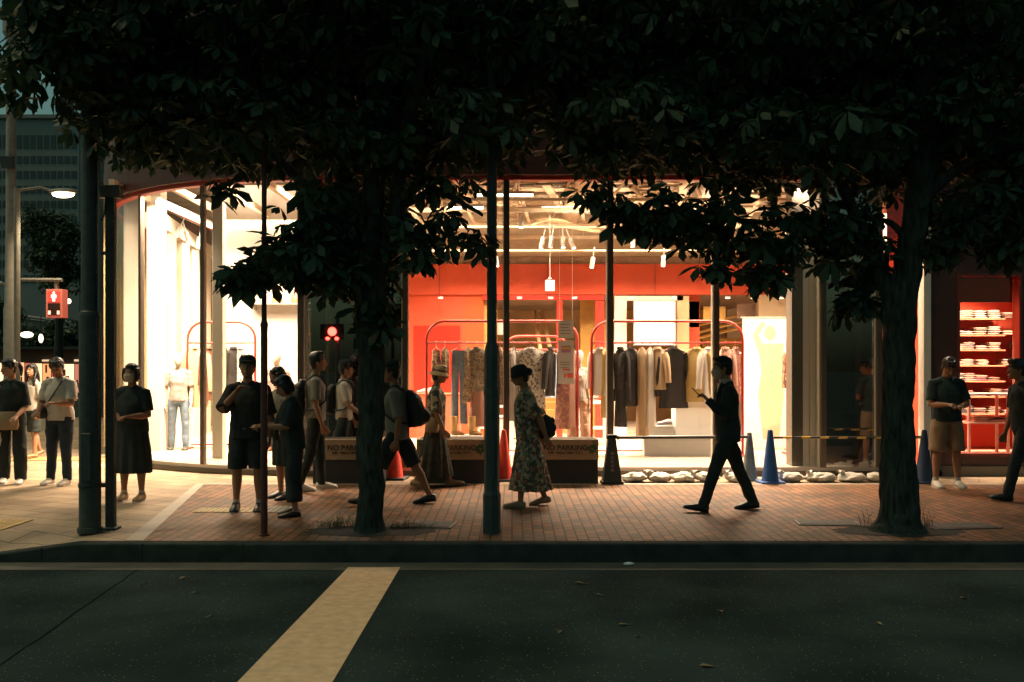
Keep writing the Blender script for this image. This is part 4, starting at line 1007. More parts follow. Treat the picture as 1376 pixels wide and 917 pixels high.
# elevated road
y = 62.0
t = thing('overpass', 'dark elevated road crossing behind the walk signal', 'bridge', (X(20,y),y,0))
m = MB(); m.rings([[(X(-200,y),y,Z(432,y)),(X(125,y),y,Z(470,y)),(X(125,y),y,Z(440,y)),(X(-200,y),y,Z(400,y))],[(X(-200,y),y+12,Z(432,y)),(X(125,y),y+12,Z(470,y)),(X(125,y),y+12,Z(440,y)),(X(-200,y),y+12,Z(400,y))]])
m.build('deck', mat('overpass concrete', (.13,.14,.125), .8, var=.15, vs=.5), t)
MB().tube([(X(-200,y),y-.1,Z(396,y)),(X(125,y),y-.1,Z(437,y))], .12, 6).build('parapet_rail', GREYPOLE, t)
for px in (-60,60): MB().box(X(px,y),X(px+12,y),y+2,y+8,0,Z(440,y)-.8).build('pier', mat('overpass concrete',(0,0,0)), t)
# lit shops down the side street
y = 48.0
t = thing('lit_shop_row', 'low row of brightly lit shops far down the side street', 'building', (X(40,y),y,0))
MB().box(X(-120,y),X(175,y),y,y+8,0,Z(470,y)).build('wall', mat('far shop wall', (.10,.07,.05), .8), t)
MB().box(X(-122,y),X(176,y),y-.8,y+8,Z(470,y)+.01,Z(466,y)).build('canopy', DARKM, t)
cols_ = [((1,.55,.26),1.3),((1,.22,.14),.6),((1,.62,.33),1.7),((1,.42,.16),1.1),((.9,.12,.08),.5),((1,.66,.38),1.8),((.95,.30,.2),.6)]
px = -70; k = 0
while px < 168:
    wd = rnd.choice((9,12,14,17)); c, s_ = cols_[k % len(cols_)]
    wn = MB().box(X(px,y),X(px+wd-1.5,y),y-.05,y-.01,Z(528,y),Z(488+rnd.uniform(-1,3),y)).build('window', mat('lit window %d' % (k % len(cols_)), c, .5, emit=c, es=s_), t)
    for q in range(4):
        xx = X(px+rnd.uniform(1,wd-4),y); zz = Z(rnd.uniform(500,526),y)
        MB().box(xx,xx+rnd.uniform(.05,.15),y-.09,y-.051,zz,zz+rnd.uniform(.1,.4)).build('display', mat('far stock %d' % (q % 3), ((.3,.1,.05),(.05,.04,.03),(.5,.35,.2))[q % 3], .7), wn)
    if rnd.random() < .55: MB().box(X(px,y),X(px+wd*rnd.uniform(.5,.9),y),y-.12,y-.051,Z(486,y),Z(486-rnd.uniform(2,6),y)).build('shop_sign', mat('far sign %d' % (k % 3), ((.8,.2,.12),(.8,.6,.4),(.3,.08,.05))[k % 3], .5, emit=((1,.2,.1),(1,.65,.4),(1,.3,.2))[k % 3], es=.9), t)
    px += wd; k += 1
# lit ovals under the trees
EM = mat('far lamp glow', (1,.85,.6), .4, emit=(1,.80,.55), es=3.0)
for (px, py, rx_, rz_, lab) in ((36,450,.30,.14,'oval lit lamp under the overpass left of the walk signal'),(55,455,.10,.2,'upright oval lit lamp under the overpass beside the wide one'),(77,458,.08,.10,'small round lamp under the overpass below the walk signal'),(92,405,.12,.12,'small lamp just right of the walk signal')):
    y = 44; t = thing('hanging_lamp', lab, 'lamp', (X(px,y),y,Z(py,y)), 0, 'lamps glowing under the overpass')
    MB().ell((0,0,0),(rx_,.1,rz_),14,8).build('lamp_glass', EM, t, smooth=True, local=True)
    MB().tube([(0,0,rz_*.9),(0,0,rz_+.8)], .02, 6).build('rod', DARKM, t, local=True)

# far pavement side: road of the side street beyond
MB().quad((-60,30,.006),(-9,30,.006),(-9,46,.006),(-60,46,.006)).build('side_road', ASPH)['kind'] = 'structure'
tactile('tactile_paving', X(-60,17), X(150,17), 16.6, 17.2, TACT)

# signal across the street, on the camera side, seen only as a reflection in the dark pane
sy_ = -4.2; sx_ = -5.75
t = thing('traffic_signal', 'red traffic signal on the near side, mirrored in the dark window pane', 'signal', (sx_,sy_,RZ))
MB().lathe([(.1,0),(.08,.3),(.07,3.4)], (0,0,0), 12).build('shaft', GREYPOLE, t, local=True)
MB().bbox(-.55,.2,-.15,.1,2.6,3.1).build('housing', DARKM, t, local=True)
MB().ell((-.15,.12,2.85),(.14,.03,.14),16,8).build('red_lens', mat('near red lens', (.8,.05,.03), .4, emit=(1,.045,.03), es=45), t, local=True)
MB().ell((-.3,.12,2.62),(.07,.03,.05),12,6).build('red_repeater', mat('near red lens',(0,0,0)), t, local=True)
MB().ell((.0,.12,2.62),(.07,.03,.05),12,6).build('red_repeater', mat('near red lens',(0,0,0)), t, local=True)
# ------------------------------------------------------------------ people
SKIN = mat('skin', (.33,.165,.095), .6, spec=.25); SKIN2 = mat('skin pale', (.40,.215,.13), .6, spec=.25)
HAIR = mat('black hair', (.012,.011,.010), .45, var=.3, vs=60, stretch=(4,4,.6)); HAIR2 = mat('dark brown hair', (.04,.02,.012), .45, var=.3, vs=60, stretch=(4,4,.6))
EYE = mat('eye', (.02,.015,.012), .3); LIP = mat('lip', (.30,.11,.09), .5); SOLE = mat('sole white', (.6,.55,.48), .7)
C_BLK = mat('wear black', (.032,.040,.038), .9, spec=.15, var=.25, vs=7); C_CHR = mat('wear charcoal', (.035,.04,.038), .9, spec=.15, var=.25, vs=7); C_NAVY = mat('wear dark teal', (.028,.045,.045), .9, spec=.15, var=.25, vs=7)
C_WHT = mat('wear white', (.50,.44,.37), .85); C_KHK = mat('wear khaki', (.24,.16,.095), .85); C_JEAN = mat('wear jeans', (.03,.042,.055), .9, spec=.15, var=.25, vs=7); C_GRY = mat('wear grey', (.20,.18,.145), .85)
C_SCARF = mat('wear pale check', (.26,.21,.16), .85, var=.4, vs=40)
FLORAL = pattern_mat('floral print', [(.07,.065,.05),(.42,.30,.19),(.10,.11,.07),(.34,.11,.06),(.08,.07,.055),(.20,.22,.13),(.5,.40,.28)], 30)
FLORAL2 = pattern_mat('dark floral print', [(.05,.05,.04),(.26,.20,.12),(.05,.06,.04),(.10,.085,.06),(.42,.32,.19)], 22)
STRAW = mat('straw', (.50,.33,.17), .85, var=.2, vs=80, bump=.4, bs=90)
SHOEB = mat('shoe black', (.02,.02,.02), .45); SHOEW = mat('shoe white', (.72,.66,.58), .6); BAGT = mat('bag tan', (.34,.22,.12), .6); BAGB = mat('bag black', (.02,.022,.022), .6); BAGW = mat('bag cream', (.62,.54,.44), .7)

def rotx(v, a):   # pitch forward by a (deg): down vector swings towards +Y
    a = R(a); return Vector((v.x, v.y*math.cos(a)-v.z*math.sin(a), v.y*math.sin(a)+v.z*math.cos(a)))
def person(label, px, d, H, yaw, legs, arms, lean=0, head=(0,0), top=None, bottom=None, shoes=('low',SHOEB), hair=('short',HAIR), skin=SKIN, female=False, mask=False, bulk=1.0, extra=(), group=None, name='person', cat='person', face=True):
    root = thing(name, label, cat, (X(px,d),d,.001), R(yaw), group)
    sw = (.086 if female else .099)*H*(.5+.5*bulk); hw = .05*H
    J = {}
    def reach(p, k, fp):                       # how far below the pelvis this foot reaches
        a_ = -.01*H-math.cos(R(p))*.245*H-math.cos(R(p-k))*.235*H
        return min(a_+.105*H*-math.sin(R(fp))-.045*H*math.cos(R(fp)), a_+.035*H*math.sin(R(fp))-.045*H*math.cos(R(fp)))
    legs = [list(q) for q in legs]; rc = [reach(q[0],q[1],q[3]) for q in legs]
    hi = 0 if rc[0] > rc[1] else 1              # bring the higher foot down to the ground
    for _ in range(60):
        q = legs[hi]
        if reach(q[0],q[1],q[3]) <= rc[1-hi]+.001: break
        q[0] *= .98; q[1] *= .95
    # legs relative to pelvis
    low = 1e9
    for i, s in enumerate((-1,1)):
        p, k, ab, fp = legs[i]
        th = Vector((s*math.sin(R(ab)), math.sin(R(p))*math.cos(R(ab)), -math.cos(R(p))*math.cos(R(ab))))
        q = p-k; sh = Vector((s*math.sin(R(ab*.5)), math.sin(R(q)), -math.cos(R(q))))
        hip = Vector((s*hw,0,-.01*H)); kn = hip+th*.245*H; an = kn+sh*.235*H
        fd = Vector((0,math.cos(R(fp)),-math.sin(R(fp))))
        upv = Vector((0,math.sin(R(fp)),math.cos(R(fp))))
        toe = an+fd*.105*H-upv*.045*H; heel = an-fd*.035*H-upv*.045*H
        J[i] = [hip,kn,an,fd,upv]; low = min(low, toe.z, heel.z)
    pz = -low+.004
    pz -= .009; P0 = Vector((0,0,pz))
    for i in (0,1):
        for j in range(3): J[i][j] = J[i][j]+P0
    def sp(h, f=0): # point up the spine: h in H above pelvis
        v = Vector((0, f*H, h*H)); return P0+rotx(v, -lean)
    ld = lambda v: rotx(Vector(v), -lean)
    UX = Vector((1,0,0)); FY = ld((0,1,0))
    chest, neck = sp(.22), sp(.315)
    # --- body
    b = MB(); bk = bulk
    def tl(rows, mb): mb.loft([(sp(h,f), UX*rx*H, FY*ry*H) for h,f,rx,ry in rows], 20)
    tl([(-.035,0,.05*bk,.045*bk),(0,0,.082*bk,.058*bk),(.08,.004,.07*bk,.055*bk),(.16,.004,.078*bk,.058*bk),(.225,0,.076,.052),(.262,-.005,.050,.036),(.30,-.008,.028,.028)], b)
    b.tube([sp(.27,-.006), sp(.33,.004), sp(.36,.012)], [.036*H,.030*H,.030*H], 12)
    hp, hy = head
    hc = sp(.395,.018)+rotx(Vector((0,0,0)),0); hc = sp(.345,.005)+ (Matrix.Rotation(R(hy),3,'Z') @ rotx(ld((0,.012*H,.055*H)), -hp))
    HM = Matrix.Rotation(R(hy),3,'Z') @ Matrix.Rotation(R(-lean-hp),3,'X')
    hs = H*.068 if H > 1.3 else H*.068     # half head height ~ .068H
    h_ = lambda x,y,z: hc+HM @ Vector((x*hs,y*hs,z*hs))
    b.ell(h_(0,-.08,.12), (.70*hs,.84*hs,.86*hs), 20, 14, HM)
    b.loft([(h_(0,.30,-.98),HM@Vector((.24*hs,0,0)),HM@Vector((0,.2*hs,0))),(h_(0,.16,-.80),HM@Vector((.46*hs,0,0)),HM@Vector((0,.52*hs,0))),(h_(0,.05,-.4),HM@Vector((.60*hs,0,0)),HM@Vector((0,.74*hs,0))),(h_(0,0,0),HM@Vector((.66*hs,0,0)),HM@Vector((0,.80*hs,0)))], 18)
    if face:
        b.tube([h_(0,.74,.12), h_(0,.92,-.18), h_(0,.98,-.30)], [.07*hs,.11*hs,.12*hs], 8, True)
        b.tube([h_(-.12,.80,-.56), h_(.12,.80,-.56)], [.09*hs,.09*hs], 8, True)
        b.ell(h_(0,.62,-.82), (.2*hs,.16*hs,.14*hs), 8, 6, HM)
        for s in (-1,1): b.ell(h_(s*.68,-.08,-.08), (.07*hs,.16*hs,.24*hs), 8, 6, HM)
    hands = []; AJ = []
    for i, s in enumerate((-1,1)):
        p, ab, el, inw = arms[i][:4]; hand_mode = arms[i][4] if len(arms[i]) > 4 else 'relax'
        ua = ld((s*math.sin(R(ab)), math.sin(R(p))*math.cos(R(ab)), -math.cos(R(p))*math.cos(R(ab))))
        q = p+el; fa = ld((-s*math.sin(R(inw)), math.sin(R(q))*math.cos(R(inw)), -math.cos(R(q))*math.cos(R(inw))))
        S_ = sp(.252)+UX*s*sw; E = S_+ua*.165*H; W = E+fa*.145*H
        AJ.append((S_,E,W,fa))
        b.tube([sp(.262)+UX*s*sw*.45, S_, (S_+E)/2, E, (E*2+W)/3, W], [.024*H*bk,.026*H*bk,.025*H*bk,.021*H*bk,.022*H*bk,.0145*H], 12, True)
        # hand
        side = fa.cross(Vector((0,0,1)));  side = side.normalized() if side.length > .2 else Vector((0,1,0))
        if abs(fa.z) > .8: side = ld((0,1,0))
        pn = fa.cross(side).normalized(); pn = pn if pn.x*(-s) >= 0 or abs(pn.x) < .3 else -pn
        L = .102*H; K = W+fa*.5*L
        b.loft([(W, side*.014*H, pn*.011*H),(W+fa*.2*L, side*.021*H, pn*.011*H),(K, side*.024*H, pn*.009*H),(K+fa*.04*L, side*.022*H, pn*.007*H)], 12)
        curl = {'relax':22,'grip':62,'flat':6}[hand_mode]
        for fi in range(4):
            off = (fi-1.5)*.0135*H; ln = (.42,.48,.46,.36)[fi]*L
            base = K-fa*.06*L+side*off; dirr = (fa+side*(fi-1.5)*.10).normalized(); pts_ = [base]; r0 = R(0)
            for seg, fr_ in enumerate((.45,.32,.23)):
                a = R(curl*(seg+ .6)); dv = (dirr*math.cos(a)+pn*math.sin(a)); pts_.append(pts_[-1]+dv*ln*fr_)
            b.tube(pts_, [.0056*H,.0053*H,.005*H,.0044*H], 7, True)
        tb = W+fa*.18*L+side*.018*H; tv = (fa*.75+side*.55+pn*.25).normalized()
        b.tube([tb, tb+tv*.26*L, tb+tv*.26*L+(fa*.85+side*.2+pn*.3).normalized()*.22*L], [.008*H,.0065*H,.0052*H], 7, True)
        hands.append((K+fa*.1*L, fa, side, pn))
    for i in (0,1):
        hip,kn,an,fd,upv = J[i]
        b.tube([hip+Vector((0,0,.02*H)), (hip*2+kn)/3, kn, (kn*2+an)/3+Vector((0,-.006*H,0)), (kn+an*3)/4, an], [.05*H*bk,.046*H*bk,.031*H,.033*H,.022*H,.019*H], 14, True)
        b.loft([(an-fd*.03*H-upv*.02*H, UX*.018*H, upv*.016*H),(an+fd*.02*H-upv*.02*H, UX*.022*H, upv*.022*H),(an+fd*.07*H-upv*.032*H, UX*.026*H, upv*.012*H),(an+fd*.105*H-upv*.036*H, UX*.016*H, upv*.007*H)], 10)
    body = finish(b, 'body', skin, root, vox=.0075, smooth=2)
    # --- face details, hair
    if face:
        for s in (-1,1):
            MB().ell(h_(s*.28,.70,.06), (.09*hs,.05*hs,.04*hs), 10, 6, HM).build('eye', EYE, body, smooth=True, local=True)
            MB().tube([h_(s*.14,.79,.26),h_(s*.30,.77,.31),h_(s*.46,.66,.24)], .022*hs, 6).build('eyebrow', hair[1] if hair else HAIR, body, local=True)
        if not mask: MB().ell(h_(0,.86,-.56), (.20*hs,.07*hs,.05*hs), 10, 6, HM).build('lip', LIP, body, smooth=True, local=True)
        if mask:
            m = MB().loft([(h_(0,.46,-1.0),HM@Vector((.34*hs,0,0)),HM@Vector((0,.3*hs,0))),(h_(0,.52,-.72),HM@Vector((.54*hs,0,0)),HM@Vector((0,.48*hs,0))),(h_(0,.50,-.3),HM@Vector((.60*hs,0,0)),HM@Vector((0,.60*hs,0))),(h_(0,.52,-.05),HM@Vector((.50*hs,0,0)),HM@Vector((0,.42*hs,0)))], 18)
            m.build('face_mask', mat('mask cloth', (.50,.40,.30), .9, spec=.1), root, smooth=True, local=True)
    style, hm = hair if hair else (None, None)
    if style:
        m = MB()
        if style in ('short','pony','bob','long','bun'):
            m.ell(h_(0,-.17,.28), (.79*hs,.89*hs,.83*hs), 20, 12, HM)
            m.ell(h_(0,-.42,-.15), (.70*hs,.56*hs,.75*hs), 18, 10, HM)
            if style != 'short': m.ell(h_(0,.38,.72), (.5*hs,.36*hs,.26*hs), 12, 8, HM)
            else:
                for k in range(9): a = k*.7; m.ell(h_(.45*math.cos(a),.15+.4*math.sin(a),.88), (.24*hs,.24*hs,.24*hs), 8, 6, HM)
            for s in (-1,1): m.tube([h_(s*.66,.18,.4),h_(s*.70,.14,.0),h_(s*.68,.10,-.18)], [.14*hs,.10*hs,.05*hs], 8, True)
        if style == 'bob':
            for s in (-1,1): m.loft([(h_(s*.62,.02,.5),HM@Vector((.24*hs,0,0)),HM@Vector((0,.50*hs,0))),(h_(s*.76,-.02,-.1),HM@Vector((.22*hs,0,0)),HM@Vector((0,.52*hs,0))),(h_(s*.74,-.0,-.65),HM@Vector((.20*hs,0,0)),HM@Vector((0,.46*hs,0))),(h_(s*.62,.0,-.95),HM@Vector((.10*hs,0,0)),HM@Vector((0,.3*hs,0)))], 14)
            m.loft([(h_(0,-.55,.3),HM@Vector((.75*hs,0,0)),HM@Vector((0,.45*hs,0))),(h_(0,-.58,-.4),HM@Vector((.82*hs,0,0)),HM@Vector((0,.42*hs,0))),(h_(0,-.5,-.98),HM@Vector((.66*hs,0,0)),HM@Vector((0,.26*hs,0)))], 18)
        if style == 'long':
            dn = lambda x,y,z: hc+Vector((x*hs,y*hs,z*hs))
            m.loft([(h_(0,-.5,.3),UX*.8*hs,FY*.5*hs),(dn(0,-.75,-.8),UX*.85*hs,FY*.34*hs),(dn(0,-.95,-2.2),UX*.8*hs,FY*.26*hs),(dn(0,-.95,-3.6),UX*.45*hs,FY*.14*hs)], 18)
            for s in (-1,1): m.tube([h_(s*.66,.2,.5),h_(s*.80,.1,-.4),dn(s*.95,.2,-1.5),dn(s*.95,.3,-2.8)], [.22*hs,.24*hs,.26*hs,.14*hs], 10, True)
        if style == 'pony': m.tube([h_(0,-.8,.3),h_(0,-1.25,.25),h_(0,-1.45,-.3),h_(0,-1.35,-1.2)], [.22*hs,.28*hs,.27*hs,.1*hs], 10, True)
        if style == 'bun': m.ell(h_(0,-1.0,.1), (.45*hs,.42*hs,.45*hs), 12, 8, HM)
        finish(m, 'hair', hm, root, vox=.007, smooth=1, fold=.004, fs=(40,40,9))
    # --- clothes
    AJ_ = AJ
    if top:
        kind, tm = top[0], top[1]; t_ = MB(); bk2 = bk
        hem = {'tee':-.03,'long':-.03,'jacket':-.075,'dress':-.03,'loose':-.06}[kind]
        ex = {'tee':.012,'long':.010,'jacket':.014,'dress':.010,'loose':.018}[kind]
        tl([(hem,0,(.088+ex)*bk,(.062+ex)*bk),(.03,0,(.085+ex)*bk,(.062+ex)*bk),(.09,.004,(.076+ex)*bk,(.060+ex)*bk),(.17,.003,(.084+ex)*bk,(.062+ex)*bk),(.225,0,.086+ex,.058+ex),(.262,-.004,.072+ex*.6,.046+ex*.6),(.288,-.007,.048,.038),(.312,-.008,.036,.034)], t_)
        for i, s in enumerate((-1,1)):
            S_,E,W,fa = AJ_[i]
            if kind in ('tee','dress','loose'):
                q = S_+(E-S_)*(.80 if kind != 'loose' else 1.0)
                t_.tube([sp(.268)+UX*s*sw*.40, S_, (S_+q)/2, q], [.036*H*bk,.036*H*bk,.036*H*bk,.038*H*bk+(.004*H if kind == 'loose' else 0)], 14)
            else:
                e2 = .006*H if kind == 'jacket' else .002*H
                t_.tube([sp(.268)+UX*s*sw*.40, S_, (S_+E)/2, E, (E+W)/2, W-fa*.0*H], [.037*H*bk,.035*H*bk+e2,.033*H*bk+e2,.030*H*bk+e2,.026*H*bk+e2,.021*H+e2], 14)
        ob = finish(t_, {'tee':'t_shirt','long':'long_sleeve_top','jacket':'jacket','dress':'dress_bodice','loose':'blouse'}[kind], tm, root, vox=.0095, smooth=3, fold=.009, fs=(8,8,5))
        if kind == 'jacket':
            m = MB(); fr_ = lambda x,h,y: sp(h)+UX*x*H+FY*y*H
            m.prism([(0,0),(0,0),(0,0)],0,0) if False else None
            m.quad(fr_(-.028,.30,.048),fr_(.028,.30,.048),fr_(.008,.12,.082),fr_(-.008,.12,.082))
            m.build('shirt_front', C_WHT, root, local=True)
            m = MB()
            for s in (-1,1): m.loft([(fr_(s*.030,.305,.035),UX*.012*H,FY*.006*H),(fr_(s*.038,.24,.066),UX*.020*H,FY*.005*H),(fr_(s*.018,.12,.080),UX*.008*H,FY*.004*H)], 10)
            m.build('lapel', tm, root, smooth=True, local=True)
            m = MB().loft([(sp(.295,-.002),UX*.042*H,FY*.042*H),(sp(.325,.004),UX*.034*H,FY*.036*H)], 16); m.build('shirt_collar', C_WHT, root, smooth=True, local=True)
    if bottom:
        kind, bm = bottom[0], bottom[1]; q_ = MB()
        if kind in ('trousers','shorts','wide','cropped'):
            wf = {'trousers':1.0,'shorts':1.35,'wide':1.35,'cropped':1.5}[kind]
            tl([(-.05,0,.085*bk,.062*bk),(-.01,0,.092*bk,.066*bk),(.055,0,.083*bk,.062*bk)], q_)
            for i in (0,1):
                hip,kn,an,fd,upv = J[i]
                h0 = hip+Vector((0,0,.0))
                if kind == 'shorts':
                    q_.tube([h0, (hip+kn)/2, kn+(an-kn)*.02], [.055*H*bk,.052*H*bk*(.6+.4*wf),.047*H*bk*(.6+.4*wf)], 18)
                elif kind == 'cropped':
                    q_.tube([h0, (hip+kn)/2, kn, kn+(an-kn)*.72], [.055*H*bk,.055*H,.052*H,.056*H], 18)
                else:
                    q_.tube([h0, (hip+kn)/2, kn, (kn+an)/2, an+(an-kn).normalized()*.012*H], [.055*H*bk,.050*H*bk,.040*H*wf,.037*H*wf,.033*H*wf], 18)
            finish(q_, {'trousers':'trousers','shorts':'shorts','wide':'wide_trousers','cropped':'cropped_trousers'}[kind], bm, root, vox=.0095, smooth=3, fold=.010, fs=(7,7,7))
        else:
            hemz = bottom[2]*H; fl = bottom[3]; sway = bottom[4] if len(bottom) > 4 else 0
            cy0 = (J[0][2].y+J[1][2].y)/2*.6+sway
            spread = max(.06*H, abs(J[0][1].y-J[1][1].y)*.5+.055*H)
            wz = pz+.055*H; rows = []
            for k in range(8):
                t0 = k/7; z = wz+(hemz-wz)*t0
                rx = (.080+(.105*fl-.080)*min(1,t0*1.6))*H*bk; ry = (.060*H+(spread*fl-.060*H)*t0)*bk
                rx = max(rx, .095*H*bk*min(1,.8+t0)); ry = max(ry, .072*H*bk*min(1,.86+t0))
                rows.append(((0,cy0*t0,z),(rx,0,0),(0,ry,0)))
            q_.loft(rows, 72, wav=.09, nw=11, ph=px*.1)
            q_.build('skirt', bm, root, smooth=True, local=True)
    if shoes:
        for i in (0,1):
            hip,kn,an,fd,upv = J[i]; sm = shoes[1]
            m = MB(); O = an-upv*.045*H; zc_ = {'low':1.0,'sneaker':1.15,'sandal':.8,'boot':1.2}[shoes[0]]
            m.loft([(O-fd*.038*H+upv*.022*H, UX*.014*H, upv*.018*H*zc_),(O-fd*.022*H+upv*.026*H, UX*.024*H, upv*.026*H*zc_),(O+fd*.015*H+upv*.026*H, UX*.026*H, upv*.027*H*zc_),(O+fd*.05*H+upv*.022*H, UX*.028*H, upv*.022*H*zc_),(O+fd*.085*H+upv*.017*H, UX*.030*H, upv*.017*H*zc_),(O+fd*.108*H+upv*.014*H, UX*.026*H, upv*.014*H*zc_),(O+fd*.120*H+upv*.011*H, UX*.014*H, upv*.009*H)], 16)
            if shoes[0] in ('sneaker','boot'): m.loft([(an-upv*.01*H, UX*.027*H, fd*.032*H),(an+Vector((0,0,.012*H)), UX*.024*H, fd*.027*H)], 14)
            so_ = m.build('shoe', sm, root, smooth=True, local=True)
            m = MB(); m.loft([(O+fd*(-.042)*H+upv*.003*H, UX*.015*H, upv*.004*H),(O-fd*.02*H+upv*.003*H, UX*.027*H, upv*.005*H),(O+fd*.03*H+upv*.003*H, UX*.027*H, upv*.005*H),(O+fd*.09*H+upv*.003*H, UX*.031*H, upv*.005*H),(O+fd*.122*H+upv*.004*H, UX*.014*H, upv*.004*H)], 12)
            m.build('sole', SOLE if shoes[0] in ('sneaker',) else sm, so_, smooth=True, local=True)
            if shoes[0] == 'sneaker': MB().tube([an-upv*.0*H, an+(kn-an)*.14], [.023*H,.022*H], 12).build('sock', C_WHT, root, smooth=True, local=True)
    for e in extra:
        if e[0] == 'cap':
            m = MB().ell(h_(0,-.10,.62), (.82*hs,.94*hs,.56*hs), 20, 10, HM); finish(m, 'cap', e[1], root, vox=.008, smooth=1)
            if e[2]: MB().loft([(h_(0,.62,.56),HM@Vector((.62*hs,0,0)),HM@Vector((0,.02*hs,.05*hs))),(h_(0,.95,.52),HM@Vector((.60*hs,0,0)),HM@Vector((0,.02*hs,.05*hs))),(h_(0,1.36,.44),HM@Vector((.34*hs,0,0)),HM@Vector((0,.02*hs,.04*hs)))], 16).build('cap_brim', e[1], root, smooth=True, local=True)
        if e[0] == 'hat':
            m = MB(); rs = []
            for r_, z in ((1.40*e[2],-.12),(1.36*e[2],-.05),(1.0,.20),(.90,.36),(.84,.78),(.66,1.02),(.28,1.12)):
                rs.append([h_(r_*math.cos(2*math.pi*j/28)*.95, -.05+r_*math.sin(2*math.pi*j/28), z+.05*math.sin(3*2*math.pi*j/28)*(r_ > 1.1)) for j in range(28)])
            m.rings(rs); hb = m.build('hat', e[1], root, smooth=True, local=True)
            rs = [[h_(r_*math.cos(2*math.pi*j/28)*.95, -.05+r_*math.sin(2*math.pi*j/28), z) for j in range(28)] for r_, z in ((.90,.36),(.89,.52))]
            MB().rings(rs).build('hat_band', e[3], hb, smooth=True, local=True)
    bpy.context.view_layer.update()
    MW = wmat(root)
    return dict(root=root, MW=MW, hands=[(MW @ k, (MW.to_3x3() @ f), (MW.to_3x3() @ s_), (MW.to_3x3() @ n)) for k, f, s_, n in hands],
                pt=lambda x, h, y: MW @ (sp(h)+UX*x*H+FY*y*H), H=H, head=MW @ hc)

def phone(pr, i, label, up=.05):
    K, f, s_, n = pr['hands'][i]
    c = K+n*.028+f*.03; t = thing('mobile_phone', label, 'phone', tuple(c))
    u = f.normalized(); v = s_.normalized(); w_ = n.normalized()
    M = Matrix.Translation(c) @ Matrix((v,w_,u)).transposed().to_4x4()
    m = MB().bbox(-.037,.037,-.004,.004,-.075,.075,.003).xf(M); m.build('phone_body', mat('phone black', (.015,.015,.018), .25), t)
    return t
def backpack(pr, mt, label, strapm=None, w_=.085, h=.21, dpt=.075):
    p = pr['pt']; t = thing('backpack', label, 'backpack', tuple(p(0,.15,-.1)))
    m = MB(); H = pr['H']; F3 = (p(0,.1,1)-p(0,.1,0)).normalized(); U3 = (p(1,.1,0)-p(0,.1,0)).normalized()
    yb_ = -.075-dpt
    m.loft([(p(0,.02,yb_+.02),U3*w_*.8*H,F3*dpt*.7*H),(p(0,.04,yb_),U3*w_*H,F3*dpt*H),(p(0,.14,yb_+.0),U3*w_*H,F3*dpt*H),(p(0,.22,yb_+.015),U3*w_*.95*H,F3*dpt*.75*H),(p(0,.27,yb_+.04),U3*w_*.6*H,F3*dpt*.4*H)], 20)
    m.ell(p(0,.09,yb_-dpt*.75), (w_*.7*H,w_*.7*H,.05*H), 14, 8)
    finish(m, 'bag_body', mt, t, vox=.011, smooth=3, fold=.012, fs=(12,12,12), local=False)
    for s in (-1,1):
        pts_ = [p(s*.05,.26,-.07),p(s*.058,.305,-.01),p(s*.060,.285,.05),p(s*.066,.22,.078),p(s*.082,.12,.07),p(s*.10,.06,.0),p(s*.07,.05,-.08)]
        MB().tube(pts_, .012, 6).build('strap', strapm or mt, t, smooth=True)
def side_bag(pr, mt, label, x, h, y, w_=.26, hh=.2, strap=None, name='shoulder_bag'):
    p = pr['pt']; c = p(x,h,y); t = thing(name, label, 'bag', tuple(c))
    F3 = (p(0,.1,1)-p(0,.1,0)).normalized(); U3 = (p(1,.1,0)-p(0,.1,0)).normalized(); Zv = Vector((0,0,1))
    if name == 'tote_bag': A, D = U3, F3
    else: A, D = F3, U3
    m = MB().loft([(c-Zv*hh/2, A*w_*.46, D*.045),(c-Zv*hh*.3, A*w_*.52, D*.06),(c+Zv*hh*.3, A*w_*.48, D*.05),(c+Zv*hh*.5, A*w_*.40, D*.022)], 20)
    m.build('bag_body', mt, t, smooth=True)
    if strap: MB().tube([p(*q) for q in strap], .009, 6).build('strap', mt, t, smooth=True)
    return t
ST = (2,4,3,0)      # standing leg
# 1..: far left group
a = person('woman in black top with tied-back hair looking aside, at the left picture edge', 16, 13.4, 1.68, 195, [(6,6,3,0),(-4,8,3,2)], [(8,9,50,20),(2,8,15,5)], 2, (8,-50), ('loose',C_BLK), ('wide',C_BLK), ('low',SHOEW), ('pony',HAIR), SKIN2, True)
side_bag(a, BAGT, 'tan handbag at the hip of the woman on the left edge', .02,-.02,.10,.30,.24,[(.06,.30,.0),(.09,.2,.07),(.08,.05,.1)], 'tote_bag')
side_bag(a, BAGW, 'cream tote bag hanging at the very left picture edge', .15,-.10,.02,.34,.42,[(.12,.05,.03),(.15,.12,.0),(.17,.05,.0)], 'tote_bag')
a = person('girl with long hair in white t-shirt and dark shorts behind the others', 44, 17.0, 1.60, 150, [(10,4,2,-6),(-10,12,2,16)], [(-6,10,14,0),(12,10,40,10)], 0, (0,20), ('tee',C_WHT), ('shorts',C_BLK), ('sandal',BAGT), ('long',HAIR), SKIN2, True)
a = person('man in white t-shirt with black chest strap, head bowed over his phone', 81, 13.3, 1.71, 172, [(8,10,4,2),(-2,6,5,0)], [(20,9,78,26,'grip'),(10,10,60,20)], 3, (32,15), ('tee',C_WHT), ('trousers',C_JEAN), ('sneaker',SHOEW), ('short',HAIR), SKIN, bulk=1.12)
phone(a, 0, 'dark phone in the hand of the man in the white t-shirt')
side_bag(a, BAGB, 'small black bag on the chest strap of the man in white', .10,.03,.06,.2,.14,[(-.055,.305,-.01),(-.06,.28,.055),(-.02,.2,.085),(.04,.12,.088),(.09,.06,.075)])
